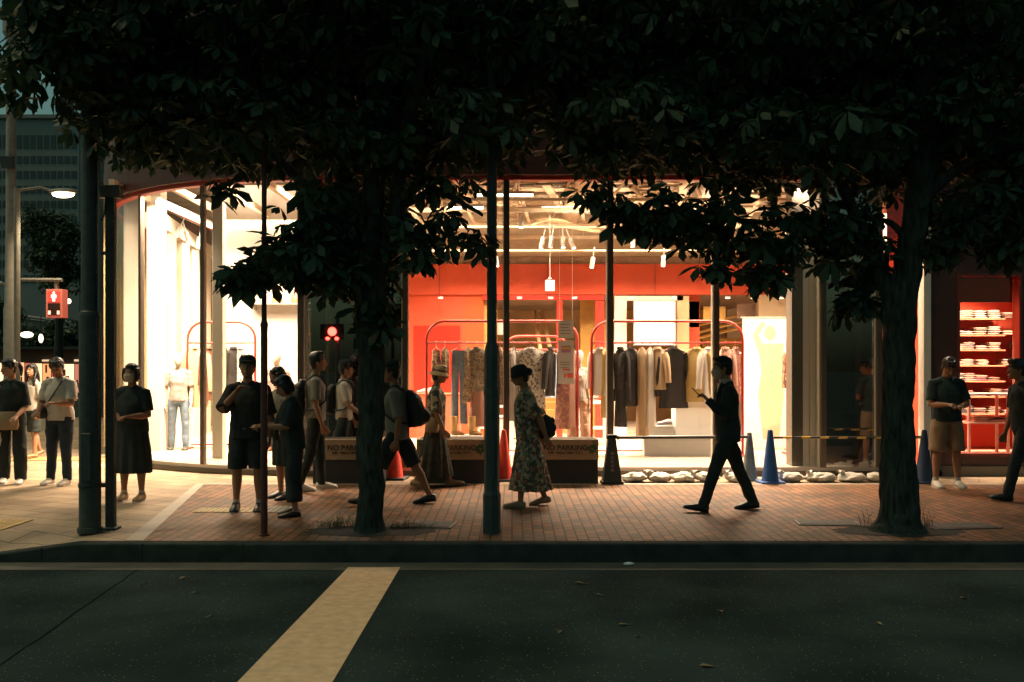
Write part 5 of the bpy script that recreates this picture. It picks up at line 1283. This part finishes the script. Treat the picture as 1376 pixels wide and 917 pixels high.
a = person('woman in long black dress and pale face mask beside the thick left post', 178, 11.75, 1.61, 176, [(1,3,3,0),(0,3,3,0)], [(6,10,82,34),(6,10,80,34)], 0, (0,0), ('tee',C_BLK), ('skirt',C_BLK,.20,1.05), ('sneaker',BAGT), ('bob',HAIR), SKIN, True, mask=True, bulk=1.22)
a = person('man in dark cap and long shorts, hand at his mouth, behind the red post', 333, 10.9, 1.69, 186, [(3,4,4,0),(0,3,4,0)], [(-2,13,12,0),(42,12,122,38,'grip')], 0, (-2,0), ('loose',C_CHR), ('shorts',C_BLK), ('sneaker',SHOEB), ('short',HAIR), SKIN, bulk=1.15, extra=(('cap',C_BLK,True),))
side_bag(a, BAGB, 'black shoulder bag hanging right of the red post at hip height', -.19,.0,.02,.28,.24,[(.04,.30,-.02),(-.02,.26,.06),(-.14,.12,.05),(-.18,.05,.02)])
a = person('small woman in dark top and cropped trousers bent over her phone', 394, 10.55, 1.50, 118, [(3,5,3,0),(-3,5,3,0)], [(26,12,70,18,'grip'),(24,12,72,18,'grip')], 4, (26,0), ('loose',C_BLK), ('cropped',C_BLK), ('sandal',SHOEB), ('bob',HAIR), SKIN2, True, bulk=1.05)
phone(a, 1, 'phone held by the small woman in cropped wide trousers')
a = person('woman in pale checked shirt behind the small woman in dark', 381, 11.9, 1.58, 140, [(3,5,3,0),(-3,5,3,0)], [(20,12,60,18),(20,14,60,18)], 4, (15,0), ('loose',C_SCARF), ('skirt',C_BLK,.25,1.0), ('low',SHOEB), ('bob',HAIR), SKIN2, True)
a = person('tall young man with thick black hair and backpack straps facing right', 424, 12.7, 1.76, -78, [(8,6,3,0),(-8,12,3,8)], [(-4,8,20,0),(0,8,18,0)], 0, (0,0), ('tee',C_GRY), ('trousers',C_BLK), ('sneaker',SHOEW), ('short',HAIR), SKIN2)
backpack(a, BAGB, 'black backpack on the tall young man facing right', w_=.075, dpt=.055, h=.2)
a = person('man in dark cap and white t-shirt, stand-in for a reflection in the dark pane', 462, 13.9, 1.66, -80, [(8,6,3,0),(-8,12,3,8)], [(4,8,26,0),(14,8,40,0)], 0, (4,0), ('tee',C_WHT), ('shorts',C_BLK), ('sneaker',SHOEW), ('short',HAIR), SKIN2, extra=(('cap',C_BLK,True),))  # solid figure added in place of a reflection in the pane
backpack(a, BAGB, 'dark backpack on the man in cap standing in for a reflection', w_=.07, dpt=.05)
a = person('man in cap, pale shirt and dark shorts striding left beside the left trunk', 534, 11.35, 1.70, 90, [(26,4,3,-10),(-30,4,3,8)], [(-10,8,20,0),(26,8,40,0)], 3, (6,0), ('loose',C_GRY), ('shorts',C_BLK), ('low',SHOEB), ('short',HAIR), SKIN, extra=(('cap',C_BLK,True),))
backpack(a, BAGB, 'bulky black backpack on the man striding left beside the trunk', w_=.08, dpt=.06)
a = person('woman in straw hat, dark flowered blouse and long dark skirt walking right', 585, 13.0, 1.60, -90, [(17,5,3,-6),(-14,10,3,10)], [(-10,10,14,0),(4,10,22,0)], 2, (8,0), ('loose',FLORAL2), ('skirt',mat('wear dark olive', (.05,.05,.04), .9, spec=.1, var=.4, vs=14),.09,1.28), ('low',BAGT), ('short',HAIR2), SKIN2, True, extra=(('hat',STRAW,1.02,BRN),))
side_bag(a, BAGT, 'tan oval handbag swinging at the side of the woman in the straw hat', .10,-.01,-.02,.17,.19,[(.07,.28,.0),(.10,.18,.05),(.11,.08,.06)])
a = person('woman in long loose flowered dress and dark hat walking left, right of the centre pole', 709, 11.2, 1.60, 96, [(10,6,3,-3),(-12,12,3,10)], [(-26,10,10,0),(-28,10,14,0)], 4, (12,0), ('loose',FLORAL), ('skirt',FLORAL,.12,1.35), ('low',BAGT), ('bun',HAIR), SKIN, True, bulk=1.08, extra=(('hat',C_BLK,.72,C_BLK),))
p_ = a['pt'](-.02,.02,-.125)
t = thing('folding_fan', 'black ruffled bag held behind the woman in the flowered dress', 'bag', tuple(p_)); t.name = 'ruffled_bag'
m = MB()
for k in range(9): an_ = k*.7; m.ell((p_.x+.075*math.cos(an_), p_.y+.02*math.sin(an_*2), p_.z+.095*math.sin(an_)), (.055,.05,.055), 10, 8)
m.ell(p_, (.12,.06,.13), 14, 10); finish(m, 'bag_body', BAGB, t, vox=.01, smooth=1, fold=.012, fs=(20,20,20), local=False)
MB().tube([p_+Vector((-.06,0,.1)),p_+Vector((-.08,0,.2)),p_+Vector((-.02,0,.2)),p_+Vector((.02,0,.1))], .008, 6, True).build('strap', BAGB, t)
a = person('businessman in dark suit striding left and raising a phone before his masked face', 978, 10.9, 1.73, 90, [(22,3,3,-10),(-20,6,3,5)], [(16,8,122,8,'grip'),(-10,13,10,-4)], 2, (6,0), ('jacket',C_BLK), ('trousers',C_BLK), ('low',SHOEB), ('short',HAIR), SKIN2, mask=True)
phone(a, 0, 'phone raised in front of the businessman')
a = person('man in dark t-shirt and khaki shorts reading his phone by the red shelf window', 1272, 13.0, 1.72, 178, [(2,3,5,0),(1,3,5,0)], [(14,10,76,34,'grip'),(14,10,78,34,'grip')], 0, (38,0), ('tee',C_NAVY), ('shorts',C_KHK), ('sneaker',SHOEW), ('short',HAIR), SKIN, bulk=1.12)
phone(a, 1, 'phone held in both hands by the man in khaki shorts')
a = person('dark-haired man walking left at the right picture edge in dark clothes', 1375, 11.8, 1.70, 90, [(20,5,3,-6),(-22,12,3,12)], [(-22,13,14,-4),(2,13,18,-4)], 4, (4,0), ('tee',C_BLK), ('trousers',C_BLK), ('low',SHOEB), ('short',HAIR), SKIN)
# group on the pavement outside the right picture edge, seen mirrored in the dark pane
a = person('woman in beige top standing outside the right edge, mirrored in the dark pane', 1450, 11.3, 1.60, 80, [(2,3,4,0),(2,3,4,0)], [(8,14,70,20),(8,12,60,20)], 0, (0,0), ('tee',C_KHK), ('trousers',C_BLK), ('sneaker',SHOEW), ('long',HAIR), SKIN2, True)
# mannequins
MQ = mat('mannequin grey', (.20,.19,.18), .5)
a = person('grey mannequin in grey top and long brown trousers behind the hanging notice', 778, 16.4, 1.72, 165, [(3,3,4,0),(-3,3,4,0)], [(0,10,12,0),(0,10,12,0)], 0, (0,0), ('tee',GRYC), ('wide',mat('brown trousers', (.32,.20,.13), .85)), ('low',BRN), None, MQ, face=False, name='mannequin', cat='mannequin')
a['root'].location.z = ZB+.002
a = person('pale mannequin in dusty pink top right of the thin red post', 372, 17.0, 1.70, 180, [(3,3,4,0),(-3,3,4,0)], [(0,12,12,0),(0,12,12,0)], 0, (0,0), ('long',mat('dusty pink', (.40,.24,.20), .85)), ('trousers',C_BLK), ('low',BRN), None, mat('mannequin pale', (.7,.6,.5), .5), face=False, name='mannequin', cat='mannequin')
a['root'].location.z = ZB+.002
a = person('mannequin in grey shirt and denim trousers left of the tan coat in the corner room', 240, 17.2, 1.68, 190, [(3,3,4,0),(-3,3,4,0)], [(0,10,12,0),(0,10,12,0)], 0, (0,0), ('tee',GRYC), ('trousers',JEAN), ('low',SHOEB), None, mat('mannequin pale', (0,0,0)), face=False, name='mannequin', cat='mannequin')
a['root'].location.z = ZB+.002
t = thing('display_boots', 'pair of tan boots standing below the hanging denim trousers', 'boots', (X(622,15.9),15.9,ZB))
MB().bbox(X(596,15.9),X(648,15.9),15.75,16.15,ZB+.001,Z(585,15.9)).build('boot_stand', WHITE, t)
for q in (610,634):
    zf_ = Z(585,15.9)+.002; xx = X(q,15.9)
    m = MB().tube([(xx,15.9,zf_+.30),(xx,15.9,zf_+.15),(xx,15.9,zf_+.06)], [.062,.055,.05], 14); m.loft([((xx-.045,15.9,zf_+.045),(0,.035,0),(0,0,.042)),((xx+.03,15.9,zf_+.045),(0,.045,0),(0,0,.045)),((xx+.12,15.9,zf_+.028),(0,.045,0),(0,0,.026)),((xx+.17,15.9,zf_+.02),(0,.025,0),(0,0,.014))], 12)
    m.build('boot', mat('tan suede', (.55,.33,.13), .8), t, smooth=True)
# ------------------------------------------------------------------ trees
def leaf_material(name, cols):
    m = bpy.data.materials.new(name); m.use_nodes = True; nt = m.node_tree; b = nt.nodes['Principled BSDF']; out = [n for n in nt.nodes if n.type == 'OUTPUT_MATERIAL'][0]
    tc = nt.nodes.new('ShaderNodeTexCoord'); n = nt.nodes.new('ShaderNodeTexNoise'); n.inputs['Scale'].default_value = 9; n.inputs['Detail'].default_value = 4
    nt.links.new(tc.outputs['Object'], n.inputs['Vector']); r = nt.nodes.new('ShaderNodeValToRGB')
    while len(r.color_ramp.elements) < len(cols): r.color_ramp.elements.new(.5)
    for i, (p, c) in enumerate(cols): r.color_ramp.elements[i].position = p; r.color_ramp.elements[i].color = (*c,1)
    nt.links.new(n.outputs['Fac'], r.inputs[0]); nt.links.new(r.outputs[0], b.inputs['Base Color']); b.inputs['Roughness'].default_value = .55; b.inputs['Specular IOR Level'].default_value = .4
    tr = nt.nodes.new('ShaderNodeBsdfTranslucent'); nt.links.new(r.outputs[0], tr.inputs[0]); mx = nt.nodes.new('ShaderNodeMixShader'); mx.inputs[0].default_value = .22
    nt.links.new(b.outputs[0], mx.inputs[1]); nt.links.new(tr.outputs[0], mx.inputs[2]); nt.links.new(mx.outputs[0], out.inputs[0])
    return m
LEAF = leaf_material('leaves', [(.28,(.028,.058,.038)),(.5,(.038,.076,.042)),(.64,(.055,.095,.04)),(.72,(.17,.11,.045))])
def unit(a): return a/np.maximum(1e-9, np.linalg.norm(a, axis=-1, keepdims=True))
def crown(blobs, seed, ll=(.13,.21), nl=6):
    rg = np.random.default_rng(seed); cs = []
    for (cx, cy_, cz, rx, ry, rz, n) in blobs:
        p = unit(rg.normal(size=(n,3)))*(rg.random((n,1))**.42); cs.append(np.array([cx,cy_,cz])+p*np.array([rx,ry,rz]))
    c = np.concatenate(cs); N = len(c)
    ax = unit(rg.normal(size=(N,3))*np.array([.45,.45,.2])+np.array([0,0,.9]))
    ref = unit(rg.normal(size=(N,3))); u = unit(np.cross(ax, ref)); v = np.cross(ax, u)
    sc_ = rg.uniform(.42,1.3,(N,1))
    V = []; droop = rg.uniform(.25,1.0,(N,1))
    for k in range(nl):
        a = (2*math.pi*k/nl)+rg.uniform(-.22,.22,(N,1)); radial = u*np.cos(a)+v*np.sin(a)
        d = unit(radial-ax*droop*rg.uniform(.6,1.2,(N,1))); s_ = unit(np.cross(d, ax)); nrm = unit(np.cross(s_, d))
        L = rg.uniform(ll[0],ll[1],(N,1))*sc_; W = L*.44
        b0 = c+d*.015
        V.append(np.stack([b0, b0+d*L*.38+s_*W*.33+nrm*L*.03, b0+d*L*.38-s_*W*.33+nrm*L*.03, b0+d*L*.70+s_*W*.5-nrm*L*.01, b0+d*L*.70-s_*W*.5-nrm*L*.01, b0+d*L-nrm*L*.12, b0+d*L*.38-nrm*L*.02, b0+d*L*.70-nrm*L*.06], axis=1))
    V = np.concatenate(V, axis=0); M = len(V)
    tri = np.array([[0,6,1],[0,2,6],[1,6,7],[1,7,3],[6,2,4],[6,4,7],[3,7,5],[7,4,5]])
    Fc = (np.arange(M)[:,None,None]*8+tri[None]).reshape(-1,3)
    me = bpy.data.meshes.new('crown'); me.vertices.add(M*8); me.vertices.foreach_set('co', V.reshape(-1).astype(np.float32))
    me.loops.add(len(Fc)*3); me.loops.foreach_set('vertex_index', Fc.reshape(-1).astype(np.int32)); me.polygons.add(len(Fc))
    me.polygons.foreach_set('loop_start', (np.arange(len(Fc))*3).astype(np.int32)); me.update(calc_edges=True); me.validate()
    me.materials.append(LEAF); me.polygons.foreach_set('use_smooth', [True]*len(me.polygons)); return me
def pb(px, py, d, rx, ry, rz, n):
    if ry > 1.2: d2 = d+.55; return (X(px,d), d2, Z(py,d)+.30, rx, min(ry,1.6), rz, n)
    return (X(px,d), d, Z(py,d), rx, ry, rz, n)
def limb_mb(pts, rads, seed):
    m = MB(); pp = [Vector(p) for p in pts]; P_ = []; Rd = []
    for i in range(len(pp)-1):
        for k in range(6):
            t0 = k/6; a = pp[max(i-1,0)]; b_ = pp[i]; c_ = pp[i+1]; d_ = pp[min(i+2,len(pp)-1)]
            q = .5*((2*b_)+(c_-a)*t0+(2*a-5*b_+4*c_-d_)*t0*t0+(3*b_-a-3*c_+d_)*t0**3); P_.append(q+Vector((noise.noise(q*2+Vector((seed,0,0))),noise.noise(q*2+Vector((0,seed,0))),0))*.02); Rd.append(rads[i]*(1-t0)+rads[i+1]*t0)
    P_.append(pp[-1]); Rd.append(rads[-1])
    P2, R2 = [], []
    for a, b_, ra, rb in zip(P_, P_[1:], Rd, Rd[1:]):
        for k in range(3): P2.append(a.lerp(b_, k/3)); R2.append(ra+(rb-ra)*k/3)
    m.tube(P2+[P_[-1]], R2+[Rd[-1]], 40)
    out = []
    for v in m.v:
        v = Vector(v); q = Vector((v.x*16, v.y*16, v.z*3.2)); rdg = 1-abs(noise.noise(q))*2; kn = noise.noise(v*3.1)
        out.append(tuple(v+Vector((noise.noise(v*7),noise.noise(v*7+Vector((9,0,0))),0))*.020+Vector((noise.noise(q+Vector((5,0,0))),noise.noise(q+Vector((0,5,0))),0))*.012*rads[0]/.13+Vector((kn,0,0))*.012))
    m.v = out
    return m
def tree(name, label, px, d, trunk, limbs, blobs, seed):
    t = thing(name, label, 'tree', (X(px,d),d,0), 0, 'street trees at the kerb')
    pts = [(X(a,d+dd),d+dd,Z(q,d+dd) if q is not None else 0) for a,q,dd,_ in trunk]; pts[0] = (pts[0][0],pts[0][1],-.01)
    tk = limb_mb(pts, [r_ for *_,r_ in trunk], seed); tk.build('trunk', BARK, t, smooth=True)
    for l in limbs:
        limb_mb([(X(a,d+dd),d+dd,Z(q,d+dd)) for a,q,dd,_ in l], [r_ for *_,r_ in l], seed+1).build('branch', BARK, t, smooth=True)
    tw = MB(); rg = random.Random(seed)
    for (cx,cy_,cz,rx,ry,rz,n) in blobs[:-1]:          # twigs inside every leaf mass
        for k in range(max(4, int(n/22)) if n < 200 else int(n/60)):
            a = Vector((cx+rg.uniform(-.5,.5)*rx, cy_+rg.uniform(-.5,.5)*ry, cz+rz*rg.uniform(.1,.9))); b_ = Vector((cx+rg.uniform(-.95,.95)*rx, cy_+rg.uniform(-.9,.9)*ry, cz+rz*rg.uniform(-.8,.3)))
            m_ = (a+b_)/2+Vector((0,0,.08)); tw.tube([a,m_,b_], [.014,.009,.004], 5)
    tw.build('twigs', BARK, t)['kind'] = 'stuff'
    link('crown', crown(blobs, seed), t, False)
LB = [pb(300,70,9.5,1.9,2.0,.98,1500), pb(560,60,9.6,1.5,2.1,1.15,1500), pb(135,45,9.0,.68,.9,.52,300), pb(205,150,9.7,.85,1.1,.52,420), pb(330,165,9.6,1.0,1.2,.42,320), pb(500,195,9.7,.7,1.0,.38,260),pb(640,175,9.6,.6,1.0,.34,180),
      pb(60,80,8.6,.28,.4,.30,42), pb(20,95,8.8,.22,.3,.25,26), pb(90,20,9.0,.5,.7,.35,130),
      pb(430,290,9.3,.38,.5,.34,95), pb(400,345,9.3,.46,.5,.24,140), pb(330,372,9.2,.24,.35,.14,40), pb(455,365,9.4,.32,.4,.22,75), pb(300,255,9.3,.14,.2,.08,8), pb(500,330,9.7,.34,.4,.48,110), pb(505,420,9.6,.22,.3,.30,50),
      pb(575,305,9.2,.34,.4,.26,34), pb(560,350,9.2,.16,.2,.11,11), pb(640,325,9.2,.16,.2,.13,12), pb(600,248,9.4,.4,.4,.10,24), (X(330,9.5),9.6,6.3,2.9,2.6,2.0,1500)]
tree('chestnut_tree', 'left street tree with straight dark trunk and leaf clumps hanging before the window', 497, 9.55,
     [(497,None,0,.17),(497,698,0,.13),(497,600,0,.118),(498,480,0,.125),(497,400,0,.14),(500,300,0,.11),(505,150,0,.10),(510,-60,0,.08),(520,-350,.1,.04)],
     [[(497,410,0,.10),(470,300,.1,.085),(452,200,.1,.075),(430,60,.1,.06),(400,-120,.1,.04)], [(500,400,0,.09),(530,300,-.1,.075),(545,180,-.2,.06),(580,20,-.2,.045)], [(465,290,.1,.05),(400,240,-.1,.04),(330,170,-.2,.03),(220,120,-.3,.02)], [(500,440,0,.06),(470,380,-.2,.035),(410,330,-.3,.022),(340,350,-.35,.012)], [(535,280,-.1,.04),(590,260,-.2,.03),(650,290,-.3,.015)]], LB, 5)
RB = [pb(950,70,9.6,1.9,2.0,1.05,1700), pb(1250,70,9.7,1.7,2.0,1.1,1600), pb(765,80,9.6,.9,1.6,.85,650), pb(850,175,9.6,.9,1.2,.38,320), pb(1050,195,9.6,1.2,1.2,.40,480), pb(1280,200,9.6,1.1,1.4,.45,520),
      pb(800,262,9.2,.20,.25,.17,18), pb(845,285,9.3,.22,.3,.18,34), pb(890,285,9.3,.28,.3,.28,52), pb(950,300,9.4,.42,.4,.30,78), pb(1035,320,9.4,.44,.4,.34,86), pb(1030,372,9.3,.20,.3,.10,20), pb(960,360,9.2,.14,.2,.09,12),
      pb(1105,310,9.6,.30,.4,.38,60), pb(1150,330,9.8,.34,.4,.48,90), pb(1150,405,9.8,.24,.3,.16,36), pb(1185,250,9.9,.3,.3,.14,22), pb(1310,285,9.7,.6,.6,.28,150), pb(1365,320,9.7,.35,.4,.22,90), pb(1255,335,9.8,.3,.3,.2,30), pb(1385,240,9.7,.5,.6,.5,180), (X(1100,9.5),9.6,6.3,3.0,2.6,2.0,1500)]
tree('chestnut_tree', 'right street tree with flared trunk base forking above head height', 1207, 9.6,
     [(1208,None,0,.30),(1208,702,0,.215),(1207,675,0,.175),(1206,600,0,.155),(1206,480,0,.145),(1210,415,0,.15),(1225,340,0,.13),(1236,250,0,.125),(1240,120,0,.12),(1245,-80,0,.09),(1250,-350,0,.04)],
     [[(1208,440,0,.10),(1190,390,0,.075),(1165,330,.1,.065),(1140,270,.1,.055),(1100,170,.1,.045),(1040,60,.1,.03)], [(1236,340,0,.07),(1265,330,0,.05),(1320,318,-.1,.04),(1400,315,-.2,.02)], [(1238,270,0,.07),(1275,235,0,.055),(1330,205,-.1,.04),(1400,190,-.2,.02)], [(1165,340,.1,.05),(1110,310,-.1,.035),(1030,300,-.25,.025),(940,290,-.3,.015)], [(1225,330,0,.04),(1195,300,.1,.03),(1150,290,.1,.02)]], RB, 8)

# weeds at the tree bases
WEED = mat('weed green', (.05,.085,.03), .8, var=.3)
def weed(px, y, n, h, label, w_=.2):
    t = thing('weed', label, 'weed', (X(px,y),y,0), 0, 'weeds round the tree bases'); m = MB()
    for k in range(n):
        a = rnd.uniform(0,6.28); r_ = rnd.uniform(0,1)**.7*w_; bx_, by_ = r_*math.cos(a)*1.3, r_*math.sin(a)*.5; hh = h*rnd.uniform(.3,1)*(1-.6*r_/w_); dx, dy = rnd.uniform(-.06,.06), rnd.uniform(-.06,.06)
        m.tube([(bx_,by_,0),(bx_+dx*.4,by_+dy*.4,hh*.6),(bx_+dx,by_+dy,hh)], [.0022,.0016,.0007], 4)
        for q in range(rnd.randint(2,5)):
            f = rnd.uniform(.3,1); p = Vector((bx_+dx*f*.9,by_+dy*f*.9,hh*f)); b2 = rnd.uniform(0,6.28); l = rnd.uniform(.014,.034); d = Vector((math.cos(b2),math.sin(b2),rnd.uniform(-.2,.5)))*l; s_ = Vector((-math.sin(b2),math.cos(b2),0))*l*.35
            m.quad(p,p+d*.5+s_,p+d,p+d*.5-s_)
    m.build('blades', WEED, t, local=True)
weed(458,9.8,110,.16,'low leafy weeds left of the left tree trunk',.26); weed(548,9.75,110,.11,'low grass right of the left tree trunk',.22); weed(1243,9.8,14,.36,'tall thin weed stems right of the right tree trunk',.08); weed(1168,9.8,16,.22,'sparse weed stalks left of the right tree trunk',.12)
# soil pits round the trunks
for px in (497,1207):
    y = 9.55; n = 26; x = X(px,y); pts_ = [(x+(.62+.05*math.sin(k*2.3))*math.cos(2*math.pi*k/n), y+(.30+.03*math.sin(k*1.7))*math.sin(2*math.pi*k/n), .004) for k in range(n)]
    m = MB(); m.v = pts_; m.f = [tuple(range(n))]; m.build('soil', mat('tree pit soil', (.035,.030,.022), .95, var=.4, vs=20, bump=.8, bs=40))['kind'] = 'structure'

# fallen leaves and litter
FL = mat('fallen leaf', (.20,.15,.08), .7, var=.3, vs=20)
spots = [(197,784),(190,788),(262,798),(282,830),(245,778),(968,823),(838,841),(857,857),(805,801),(780,785),(752,851),(1295,805),(1182,840),(950,897),(1330,716),(1294,722)]
for i, (px, py) in enumerate(spots):
    on = py < 730; d = F*(CH if on else 1.77)/(py-HZ); z = .006 if on else RZ+.007
    t = thing('fallen_leaf', 'x', 'leaf', (X(px,d),d,z), R(rnd.uniform(0,360)), 'fallen leaves on the ground'); L = rnd.uniform(.022,.05)
    m = MB(); m.v = [(-L,0,0),(-L*.3,L*.4,.006),(L*.4,L*.42,.010),(L,0,.004),(L*.4,-L*.4,.012),(-L*.3,-L*.38,.004),(0,0,-.001)]; m.f = [(0,6,1),(1,6,2),(2,6,3),(3,6,4),(4,6,5),(5,6,0)]
    m.build('leaf_blade', FL, t, local=True); MB().tube([(-L,0,0),(-L*1.5,.004,.003)], .0012, 4).build('stalk', FL, t, local=True)
    side = ('far left','left','centre','right','far right')[min(4,int(px/276))]; dist = 'on the pavement' if on else ('near the kerb' if py < 800 else 'in the middle of the road' if py < 845 else 'nearest the camera')
    t['label'] = f'dry fallen leaf {dist}, {side} of the picture'
t = thing('litter', 'crumpled white paper scrap in the gutter below the businessman side', 'litter', (X(845,8.75),8.75,RZ+.006)); t['label'] = 'small crumpled white paper scrap lying in the gutter, right of centre'
MB().ell((0,0,.014),(.05,.03,.014),8,5).build('scrap', WHITE, t, local=True)

# far trees down the side street
def far_tree(px, pyc, d, rx, rz, n, label, seed, ll=(.25,.4)):
    t = thing('far_tree', label, 'tree', (X(px,d),d,0), 0, 'trees down the side street')
    MB().tube([(X(px,d),d,0),(X(px,d)+.1,d,Z(pyc,d))], [.25,.1], 10).build('trunk', BARK, t)
    for s in (-1,1): MB().tube([(X(px,d)+.06,d,Z(pyc,d)*.6),(X(px,d)+s*rx*.6,d,Z(pyc,d)+rz*.3)], [.1,.03], 8).build('branch', BARK, t)
    link('crown', crown([(X(px,d),d,Z(pyc,d)+rz*.2,rx*.7,rx*.6,rz*.8,n//2)]+[(X(px,d)+rx*math.cos(q*2.4+seed)*.75,d+.3*math.sin(q),Z(pyc,d)+rz*.8*math.sin(q*1.7+seed),rx*.42,rx*.4,rz*(.25+.08*q%.3),n//7) for q in range(7)], seed, ll, 5), t)
far_tree(78,335,44,1.5,1.9,800,'willow-like dark tree behind the walk signal',21,(.14,.3))
far_tree(60,462,56,1.9,1.0,420,'low dark tree under the overpass beside the lamps',22)
far_tree(98,455,54,1.4,1.1,360,'low dark tree under the overpass behind the thick post',23)
far_tree(-30,440,50,2.4,2.0,500,'dark tree beyond the left picture edge, behind the mast',24)
